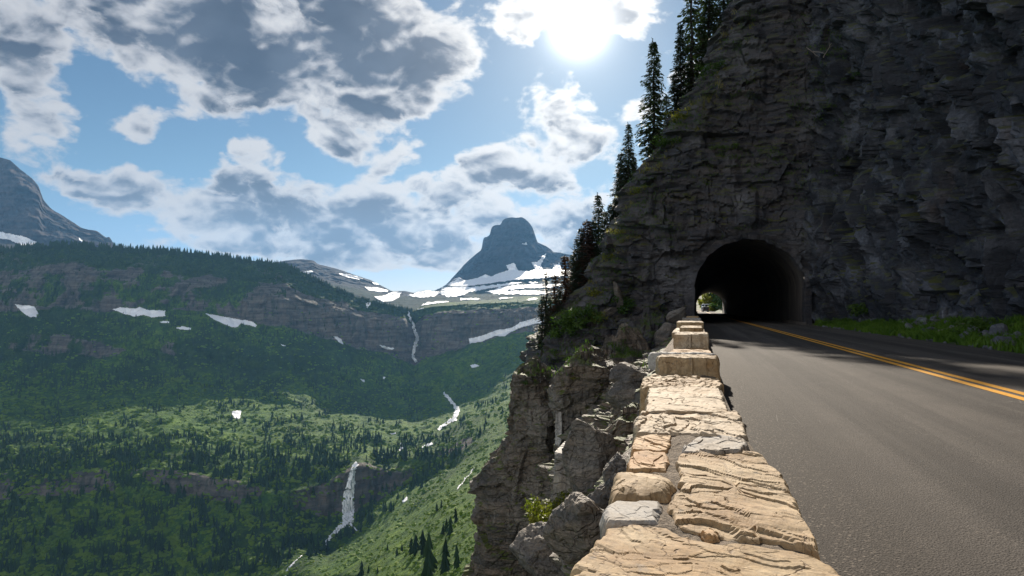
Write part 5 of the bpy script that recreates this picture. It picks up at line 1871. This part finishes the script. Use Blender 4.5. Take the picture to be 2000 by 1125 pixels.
def shrub(px, py, size, mat, label, seed, tall=1.0, trees=None, group='shrubs on the rock ledges', n=420, leaf=.085, pxw=0):
    h = px_hit(px, py, *(trees or ROCKS))
    if h is None or h[0] is None: return
    ob = shrub_mesh('shrub', seed, mat, n, leaf)
    p = np.array(h[0])
    if pxw: size = pxw / 1.7 * h[3] / F; ob.scale = (size, size, size * tall)
    ob.location = p + np.array([0, -.15 * size, -.15 * size])
    ob.scale = (size, size, size * tall)
    tag(ob, label, 'shrub', group)
    return ob


shrub(1082, 1026, 1.05, M['leaf_yellow'], 'yellow-green leafy shrub growing from the crag below the wall', 31, 1.0, n=2600, leaf=.055, pxw=120)
shrub(1062, 1030, .55, M['leaf'], 'small dark green shrub on the lower left of the yellow-green one', 32, n=600, leaf=.06, pxw=40)
shrub(1226, 606, 1.25, M['leaf'], 'round green shrub on the ledge left of the tunnel', 33, .9, n=700)
shrub(1216, 690, .6, M['leaf'], 'dark green shrub low on the shaded crag below the ledge', 34, pxw=28)
shrub(1196, 745, .55, M['leaf'], 'green shrub in the cleft behind the layered boulder', 35, pxw=30)
shrub(1310, 690, .3, M['leaf'], 'small green weed growing against the wall foot by the raised blocks', 36, pxw=22)
shrub(1300, 640, .55, M['leaf'], 'low green shrub at the foot of the bluff near the far end of the wall', 37, .6)
shrub(1168, 628, .8, M['leaf_yellow'], 'bright yellow-green plant on the ledge below the pointed rock fin', 38, .8)
shrub(1148, 620, 1.2, M['leaf'], 'broad green shrub on the grassy ledge below the spires', 39, .7, n=700)
shrub(1118, 640, 1.5, M['leaf'], 'wide green bush on the slope below the half-dead firs', 40, .8, n=900)
shrub(1100, 655, 1.2, M['leaf'], 'green bush left of the wide bush under the half-dead firs', 41, .8, n=700)
shrub(1160, 575, .9, M['leaf_yellow'], 'sunlit grass-green bush at the edge below the dark cluster', 42, .7)
shrub(1195, 505, .8, M['leaf_yellow'], 'sunlit yellow tuft on the bluff edge below the dark cluster', 43, .6)
shrub(1212, 455, .7, M['leaf_yellow'], 'sunlit yellow tuft higher on the bluff edge under the small narrow fir', 44, .6)
shrub(1250, 375, .9, M['leaf_yellow'], 'sunlit olive bush beside the foot of the slender fir', 45, .6)
shrub(1300, 285, 1.2, M['leaf'], 'olive bush at the foot of the lone tall fir', 46, .6, n=700)
shrub(1335, 232, 1.1, M['leaf_yellow'], 'olive tuft below the slim fir on the upper bluff', 47, .6, n=600)
shrub(1395, 140, 1.2, M['leaf'], 'dark bush on the upper bluff below the skyline firs', 48, .6, n=600)
shrub(1415, 293, 1.0, M['leaf'], 'dull green bush on a shelf in the middle of the bluff', 49, .5, n=600)
shrub(985, 850, .45, M['leaf_yellow'], 'yellow tuft on the left edge of the first pillar', 50, .6, pxw=22)
shrub(1030, 748, .4, M['leaf'], 'green tuft on top of the first pillar', 51, .5, pxw=30)
shrub(1122, 740, .4, M['leaf_yellow'], 'pale tuft on the top of the second pillar', 52, .5, pxw=24)
shrub(1672, 148, .7, M['leaf'], 'small green plant high in the dark corner of the cliff', 53, .5)
shrub(1690, 612, .9, M['leaf'], 'leafy green shrub at the foot of the dark cliff right of the tunnel', 54, .8, (BV_VERGE, BV_CLIFF), n=600)
shrub(1900, 645, .9, M['leaf'], 'leafy weed clump beside the pale pole on the verge', 55, .7, (BV_VERGE, BV_CLIFF), n=700)
shrub(1925, 655, .8, M['leaf'], 'leafy weed clump right of the one beside the pale pole', 56, .7, (BV_VERGE, BV_CLIFF), n=700)
shrub(1640, 632, .6, M['leaf'], 'low weed clump on the verge close to the tunnel mouth', 57, .6, (BV_VERGE, BV_CLIFF))
shrub(1775, 650, .45, M['leaf'], 'low weed clump on the verge left of the pale pole', 58, .6, (BV_VERGE, BV_CLIFF))

# grass on the ledges of the bluff: wherever the rock lies flat enough
pts_g, pts_d = [], []
for i in range(16000):
    px = 1040 + 620 * R.rand()
    py = 20 + 720 * R.rand()
    h = px_hit(px, py, *ROCKS)
    if h is None or h[0] is None: continue
    up_ = abs(h[1][2])
    if h[0][0] > -.5 and h[0][1] < 46: continue
    left = px < np.interp(py, [0, 165, 318, 488, 565, 660], [1500, 1420, 1330, 1240, 1200, 1180])
    nn = perlin(np.array([[h[0][0] * .35, h[0][1] * .35, h[0][2] * .35]]))[0]
    if h[0][1] < 30 and R.rand() < .75: continue
    if up_ > (.30 if left else .62) and nn > (-.12 if left else .06):
        (pts_g if (nn > .02 or py > 560) else pts_d).append(h[0][:])
blades('grass', pts_g, None, .17, .016, M['leaf'], 7, .12, 'green grass on the ledges of the bluff')
if pts_d: blades('grass', pts_d, None, .28, .020, M['drygrass'], 7, .10, 'dry yellow grass along the bluff edge')

# ------------------------------------------------------------------ far trees
def far_tree(layers=6, n=7, seed=0):
    """a small ragged spire, one unit tall"""
    r_ = np.random.RandomState(seed)
    V, T = [], []
    for k in range(layers):
        t0 = k / layers
        zt = min(1, .10 + (k + 1.9) / layers * .90) if k < layers - 1 else 1.0
        zb = .06 + t0 * .86
        rr = .155 * (1 - t0) ** .8 + .018
        b = len(V)
        V.append((r_.normal() * .008, r_.normal() * .008, zt))
        for i in range(2 * n):
            a_ = math.pi * i / n + seed + k
            q_ = rr * ((1.05 + .3 * r_.normal()) if i % 2 == 0 else .50)
            V.append((math.cos(a_) * q_, math.sin(a_) * q_, zb - (.05 if i % 2 == 0 else -.02) + .02 * r_.normal()))
        for i in range(2 * n):
            T.append((b, b + 1 + i, b + 1 + (i + 1) % (2 * n)))
    return np.array(V), np.array(T)


def clump(seed, n=9):
    r_ = np.random.RandomState(seed)
    V, T = [(0, 0, .8)], []
    for ring, (z, rr) in enumerate(((.55, .75), (.0, 1.0))):
        for i in range(n):
            a_ = 6.28 * (i + .5 * ring) / n
            q_ = rr * (1 + .22 * r_.normal())
            V.append((math.cos(a_) * q_, math.sin(a_) * q_, z + .14 * r_.normal() - .1 * ring))
    for i in range(n):
        j = (i + 1) % n
        T += [(0, 1 + i, 1 + j), (1 + i, 1 + n + i, 1 + j), (1 + j, 1 + n + i, 1 + n + j)]
    return np.array(V), np.array(T)


def scatter_mesh(name, temps, P, H, mat, label, wide=1.0):
    Vs, Ts, n0 = [], [], 0
    P = np.asarray(P); H = np.asarray(H)
    kind = R.randint(len(temps), size=len(P))
    for k, (tv, tt) in enumerate(temps):
        m_ = kind == k
        if not m_.any(): continue
        p, h = P[m_], H[m_]
        a_ = R.rand(len(p)) * 6.28
        ww = wide * (.75 + .55 * R.rand(len(p)))
        ca, sa = np.cos(a_), np.sin(a_)
        x = tv[None, :, 0] * ca[:, None] - tv[None, :, 1] * sa[:, None]
        y = tv[None, :, 0] * sa[:, None] + tv[None, :, 1] * ca[:, None]
        V = np.stack([x * (h * ww)[:, None], y * (h * ww)[:, None], tv[None, :, 2] * h[:, None] + 0 * x], 2) + p[:, None]
        T = tt[None] + (np.arange(len(p)) * len(tv))[:, None, None] + n0
        Vs.append(V.reshape(-1, 3)); Ts.append(T.reshape(-1, 3))
        n0 += len(p) * len(tv)
    o = mk_mesh(name, np.concatenate(Vs), np.concatenate(Ts), mat)
    tag(o, label, None, None, 'stuff')
    return o


snow_polys = [p for p, _ in SNOW]
water_px = [(699, 905), (688, 930), (681, 962), (678, 1000), (679, 1021), (660, 1035), (640, 1055), (797, 605), (806, 632), (813, 655), (808, 684), (812, 706), (868, 768), (885, 790), (893, 805), (886, 820), (858, 838)]


def tree_density(px, py):
    """how wooded the photo's hillside is at this bearing"""
    n = perlin(np.array([[px / 46., py / 17., 2.]]))[0] + .5 * perlin(np.array([[px / 17., py / 8., 7.]]))[0]
    crest = np.interp(px, [-100, 0, 130, 330, 450, 560, 640, 700, 760, 800, 830, 950, 1060], [500, 487, 477, 490, 503, 519, 555, 581, 596, 604, 600, 593, 588])
    base = np.interp(px, [-100, 0, 330, 450, 560, 640, 700, 790], [603, 603, 602, 612, 630, 652, 674, 700])
    if py < crest + 1: return 0
    if px < 800 and py < base:
        t = (py - crest) / (base - crest)
        return .85 * (1 - sstep(.45, 1.05, t)) + .30 + .5 * n
    if px >= 800 and py < 640: return .22 + .5 * n
    if px > 830 + (640 - py) * .1 and py < 780: return -.05 + .7 * n
    if py < 760: return .38 + .8 * n
    near_edge = np.interp(px, [560, 640, 700, 760, 850, 950, 1000], [1120, 1075, 1045, 1005, 930, 840, 790])
    if px > 560 and py > near_edge: return -.32 + .55 * n
    if py < 880: return .02 + .85 * n + .35 * (abs(py - 865) < 14)
    if py < 960: return .30 + 1.05 * n
    return .02 + 1.25 * n


FT = [far_tree(6, 7, s) for s in range(5)]
FT_lo = [far_tree(4, 5, s) for s in range(5)]
ra = np.empty(len(valley.data.vertices), np.float32)
valley.data.attributes['rock'].data.foreach_get('value', ra)
fv = np.empty(len(valley.data.loops), np.int32)
valley.data.loops.foreach_get('vertex_index', fv)
ROCKY = ra[fv.reshape(-1, 4)].mean(1) + .5 * fbm(np.array([v.co[:] for v in valley.data.vertices])[fv.reshape(-1, 4)[:, 0]] / 30.0, 3)
P, H, NEARP = [], [], []
for i in range(46000):
    px = -60 + 1120 * R.rand()
    py = 478 + 647 * R.rand() ** 1.15
    if R.rand() > tree_density(px, py) * 1.0: continue
    if any(abs(px - wx) < 12 and abs(py - wy) < 14 for wx, wy in water_px): continue
    if any(in_poly(np.array([px]), np.array([py - 3]), sp_)[0] for sp_ in snow_polys): continue
    h = px_hit(px, py)
    if h is None or h[0] is None or abs(h[1][2]) < .30: continue
    rk = ROCKY[h[2]]
    if rk > .42 and R.rand() < (.93 if py < 640 else .8): continue
    P.append(h[0][:])
    d = h[3]
    hh = (9 + 9 * R.rand() ** 1.5) * (1.15 if py > 880 else .9)
    if py < 560: hh *= .85
    H.append(hh)
# the fringe of spires along the crest
for i in range(1500):
    px = -60 + 870 * R.rand()
    crest = np.interp(px, [-100, 0, 130, 330, 450, 560, 640, 700, 760, 810], [494, 487, 477, 490, 503, 519, 555, 581, 596, 606])
    h = px_hit(px, crest + 1 + 7 * R.rand() ** 2 + 2)
    if h is None or h[0] is None or h[3] > 3000: continue
    if perlin(np.array([[px / 14., 0, 0]]))[0] < -.18 and R.rand() < .8: continue
    P.append(h[0][:]); H.append((14 + 13 * R.rand()) * (1 - .3 * sstep(500, 700, px)))
P, H = np.array(P), np.array(H)
dist = np.linalg.norm(P - CAM, axis=1)
app = H / dist
order = np.argsort(-app)
single = set(order[:225].tolist())
rest = np.array([i for i in range(len(P)) if i not in single])
scatter_mesh('forest', FT_lo, P[rest] - [0, 0, .8], H[rest], M['forest'], 'dark conifer forest covering the valley sides')
TM = []
for k, (tv, tt) in enumerate(FT):
    me = bpy.data.meshes.new('spruce')
    me.from_pydata(tv.tolist(), [], tt.tolist())
    me.materials.append(M['forest'])
    TM.append(me)


def lone_tree(p, h, label, group, wide=1.0):
    o = bpy.data.objects.new('spruce', TM[R.randint(5)])
    col.objects.link(o)
    o.location = (p[0], p[1], p[2] - .04 * h)
    w = h * wide * (.8 + .4 * R.rand())
    o.scale = (w, w, h)
    o.rotation_euler = (0, 0, R.rand() * 6.28)
    tag(o, label, 'spruce', group)
    return o


for i in sorted(single):
    p = P[i]
    rel = p - CAM
    cx = 1000 + F * (rel @ RT) / (rel @ FW)
    cy = 562.5 - F * (rel @ UP) / (rel @ FW)
    if cx > 640 and cy > 900: lab = 'dark spruce on the sunlit slope and bench right of the waterfall'
    elif cx < 380 and cy > 880: lab = 'dark spruce in the shaded stand at the lower left'
    elif cy > 880: lab = 'dark spruce on the shaded slope around the waterfall crag'
    elif cy > 740: lab = 'dark spruce on the sunlit bench in the middle of the valley'
    else: lab = 'dark spruce high on the far valley side'
    lone_tree(p, H[i], lab, lab.replace('dark spruce', 'dark spruces'))
# spruces of the near slope, each where the photo shows it
for (px, pb, pt, lab) in [(838, 1128, 1040, 'biggest dark spruce at the bottom of the sunlit slope'), (826, 1082, 1035, 'tall spruce behind the biggest one on the sunlit slope'), (812, 1082, 1042, 'spruce left of the tall pair on the sunlit slope'),
                          (803, 1084, 1048, 'leftmost spruce of the clump above the biggest spruce'), (775, 1085, 1068, 'small spruce left of the clump on the sunlit slope'), (785, 1078, 1060, 'small pointed spruce next to the clump on the sunlit slope'),
                          (706, 1125, 1095, 'spruce at the bottom edge on the sunlit slope'), (720, 1120, 1103, 'short spruce right of the one at the bottom edge'), (737, 1120, 1106, 'smallest spruce near the bottom edge of the sunlit slope'),
                          (872, 1040, 1012, 'spruce beside the first pillar on the sunlit slope'), (880, 1045, 1008, 'taller spruce hugging the foot of the first pillar'), (866, 1046, 1022, 'small spruce left of those at the first pillar'),
                          (853, 1000, 982, 'small spruce above those at the first pillar'), (862, 992, 975, 'upper spruce of the pair above the pillar spruces'), (890, 1020, 990, 'spruce half hidden by the first pillar'),
                          (757, 1075, 1062, 'tiny spruce at the upper left of the sunlit slope'), (870, 1120, 1050, 'loose pale spruce right of the biggest spruce'), (892, 1110, 1062, 'bushy spruce against the first pillar at the bottom')]:
    h = px_hit(px, pb)
    if h is None or h[0] is None: continue
    d = np.dot(np.array(h[0]) - CAM, FW)
    lone_tree(np.array(h[0]), (pb - pt) * d / F * 1.05, lab, 'spruces on the sunlit slope below the pillar', 1.1)

# low shrubs over the meadows
CL = [clump(s) for s in range(5)]
P, H = [], []
for i in range(42000):
    px = -60 + 1120 * R.rand()
    py = 610 + 515 * R.rand()
    n = perlin(np.array([[px / 30., py / 12., 5.]]))[0] + .6 * perlin(np.array([[px / 11., py / 5., 9.]]))[0]
    if R.rand() > (.40 if py > 740 else .10) + .8 * n: continue
    if any(abs(px - wx) < 10 and abs(py - wy) < 10 for wx, wy in water_px): continue
    if any(in_poly(np.array([px]), np.array([py - 1]), sp_)[0] for sp_ in snow_polys): continue
    h = px_hit(px, py)
    if h is None or h[0] is None or abs(h[1][2]) < .45: continue
    P.append(h[0][:]); H.append((1.0 + 2.2 * R.rand() ** 2) * np.clip(h[3] / 900, .35, 1.5))
scatter_mesh('shrubs', CL, np.array(P), np.array(H), M['shrub_far'], 'green alder scrub over the valley meadows')

# ------------------------------------------------------------------ beyond the tunnel
M['paint_dark'] = plain_mat('dark_car_paint', (.022, .024, .032), .3, .5, var=.1)
M['paint_white'] = plain_mat('white_car_paint', (.72, .74, .78), .35, .5, var=.05)
M['glass'] = plain_mat('car_glass', (.02, .025, .03), .08, .6, var=.1)
M['rubber'] = plain_mat('tyre_rubber', (.02, .02, .02), .9, .2)
M['lamp'] = plain_mat('lamp_glass', (.75, .75, .72), .2, .6, var=.05)
M['red'] = plain_mat('tail_lamp', (.35, .02, .015), .3, .5, var=.1)
M['chrome'] = plain_mat('alloy', (.45, .45, .46), .35, .5, .8, var=.05)


def extrude_profile(pts, w, bev=.06):
    """side profile (y, z) swept across x with pinched edges"""
    mb = MB()
    n = len(pts)
    p = np.array(pts)
    c = p.mean(0)
    secs = []
    for x, s_ in ((-w / 2, .94), (-w / 2 + bev, 1.0), (w / 2 - bev, 1.0), (w / 2, .94)):
        pp = c + (p - c) * s_
        secs.append(np.stack([np.full(n, x), pp[:, 0], pp[:, 1]], 1))
    V = np.concatenate(secs + [[[-w / 2, *c]], [[w / 2, *c]]])
    Q, T = [], []
    for k in range(3):
        for i in range(n):
            j = (i + 1) % n
            Q.append([k * n + i, k * n + j, (k + 1) * n + j, (k + 1) * n + i])
    for i in range(n):
        j = (i + 1) % n
        T.append([4 * n, j, i]); T.append([4 * n + 1, 3 * n + i, 3 * n + j])
    return mb.add(V, Q, T)


def vehicle(name, loc, rz, mat, label, cat, L, Wd, Hh, van=False):
    r_ = empty(name, loc, rz)
    tag(r_, label, cat)
    b = .28
    if van:
        pr = [(-L / 2, b), (L / 2, b), (L / 2, .95), (L / 2 - .35, 1.1), (L / 2 - 1.0, Hh - .1), (L / 2 - 1.3, Hh), (-L / 2 + .1, Hh), (-L / 2, Hh - .15)]
    else:
        pr = [(-L / 2, b), (L / 2, b), (L / 2, .85), (L / 2 - .1, 1.0), (L / 2 - 1.15, 1.08), (L / 2 - 1.75, Hh - .05), (L / 2 - 2.0, Hh), (-L / 2 + .35, Hh - .03), (-L / 2 + .02, 1.05)]
    extrude_profile(pr, Wd).build('body', mat, r_)
    gl = MB()
    gl.box(-Wd / 2 - .006, Wd / 2 + .006, -L / 2 + .5, L / 2 - 1.9, 1.12, Hh - .2)
    gl.build('side_window', M['glass'], r_)
    ws = MB(); ws.box(-Wd / 2 + .14, Wd / 2 - .14, -L / 2 - .02, -L / 2 + .12, 1.12, Hh - .22); ws.build('rear_window', M['glass'], r_)
    y0 = L / 2 - 1.2 if not van else L / 2 - .45
    fw_ = MB()
    yb = (L / 2 - 1.72) if not van else (L / 2 - .98)
    fw_.add([[-Wd / 2 + .14, y0 + .03, 1.15], [Wd / 2 - .14, y0 + .03, 1.15], [Wd / 2 - .18, yb + .07, Hh - .16], [-Wd / 2 + .18, yb + .07, Hh - .16]], [[0, 1, 2, 3]])
    fw_.build('windscreen', M['glass'], r_)
    for sx in (-1, 1):
        for sy in (-1, 1):
            t = MB()
            x_ = sx * (Wd / 2 - .10)
            t.tube([(x_ - .11, sy * L * .31, .34), (x_ + .11, sy * L * .31, .34)], .34, 18)
            wh = t.build('wheel', M['rubber'], r_)
            t = MB(); t.tube([(x_ + sx * .09, sy * L * .31, .34), (x_ + sx * .125, sy * L * .31, .34)], .20, 14)
            t.build('rim', M['chrome'], wh)
        t = MB(); t.box(sx * (Wd / 2 - .25) - .15, sx * (Wd / 2 - .25) + .15, L / 2 - .03, L / 2 + .025, .68, .84); t.build('headlight', M['lamp'], r_)
        t = MB(); t.box(sx * (Wd / 2 - .16) - .09, sx * (Wd / 2 - .16) + .09, -L / 2 - .03, -L / 2 + .03, .75, 1.02); t.build('tail_light', M['red'], r_)
    t = MB(); t.box(-Wd / 2 + .06, Wd / 2 - .06, L / 2 - .06, L / 2 + .07, .34, .56); t.box(-Wd / 2 + .06, Wd / 2 - .06, -L / 2 - .07, -L / 2 + .06, .34, .60); t.build('bumper', M['rubber'], r_)
    return r_


def road_at(px, y):
    x = float(at_depth(px, 605, y)[0])
    dx_, dz_ = road_c(np.array(float(y)))
    return (x, y, float(dz_) + .03)


vehicle('car', road_at(1377.5, 232), .12, M['paint_dark'], 'dark car on the sunlit road beyond the far mouth of the tunnel', 'car', 4.6, 1.85, 1.72)
vehicle('van', road_at(1378, 262), .25, M['paint_white'], 'white van driving ahead of the dark car beyond the tunnel', 'van', 5.4, 2.0, 2.3, True)

BT = (BV_BEYOND, BV_BACK)
shrub(1394, 606, 3.2, M['leaf_yellow'], 'bright yellow-green bush at the roadside beyond the tunnel', 71, .7, BT, 'bushes beyond the tunnel', 700, .12)
shrub(1400, 605, 3.0, M['leaf'], 'green bush right of the brightest one beyond the tunnel', 72, .8, BT, 'bushes beyond the tunnel', 700, .12)
shrub(1386, 600, 6.0, M['leaf_yellow'], 'taller yellow-green tree crown behind the vehicles beyond the tunnel', 73, 1.2, BT, 'bushes beyond the tunnel', 900, .12)
for k, (px, y, h_) in enumerate([(1397, 262, 13), (1403, 255, 12), (1408, 240, 11), (1411, 275, 14), (1400, 290, 14)]):
    x = float(at_depth(px, 600, y)[0])
    h = BV_BEYOND.ray_cast(Vector((x, y, 60)), Vector((0, 0, -1)))
    if h[0] is None: continue
    lone_tree(np.array(h[0]), h_, ['dark spruce nearest the road beyond the tunnel', 'dark spruce second from the road beyond the tunnel', 'dark spruce at the right edge of the tunnel view', 'tall spruce at the back right of the tunnel view', 'tall spruce at the back of the tunnel view'][k], 'spruces beyond the tunnel')
pts, hh = [], []
for i in range(900):
    x, y = -60 + 320 * R.rand(), 422 + 470 * R.rand()
    h = BV_BACK.ray_cast(Vector((x, y, 300)), Vector((0, 0, -1)))
    if h[0] is not None: pts.append(h[0][:]); hh.append(8 + 8 * R.rand())
scatter_mesh('forest', FT_lo, np.array(pts), np.array(hh), M['forest'], 'blue-green forest on the hillside seen through the tunnel')
# low wall beyond the tunnel on the valley side
ys_ = np.arange(191, 300, 2.0)
dx_, dz_ = road_c(ys_)
V = []
for (ox, oz) in ((-.45, -.3), (-.45, .5), (.12, .5), (.12, -.3)):
    V.append(np.stack([dx_ + ox, ys_, dz_ + oz + .04 * np.sin(ys_ * 3)], 1))
V = np.stack(V, 1)
o = mk_mesh('stone_wall', V.reshape(-1, 3), grid_faces(len(ys_), 4), M['rubble'])
tag(o, 'distant stone wall edging the curve beyond the tunnel', 'stone wall')
for k in range(len(protos)):
    if not used[k]:
        for c_ in list(protos[k].children): bpy.data.objects.remove(c_)
        bpy.data.objects.remove(protos[k])

# ------------------------------------------------------------------ air
m_ = bpy.data.materials.new('air')
m_.use_nodes = True
m_.node_tree.nodes.clear()
N = NT(m_.node_tree)
pv = N.n('ShaderNodeVolumePrincipled')
pv.inputs['Color'].default_value = (.24, .55, 1.0, 1)
pv.inputs['Density'].default_value = 3.0e-5
pv.inputs['Anisotropy'].default_value = .25
out = N.n('ShaderNodeOutputMaterial')
m_.node_tree.links.new(pv.outputs[0], out.inputs['Volume'])
mb = MB()
mb.box(-6600, 6600, -2600, 7700, -562, 980)
haze = mb.build('haze', m_)
tag(haze, 'thin blue air over the valley', None, None, 'stuff')
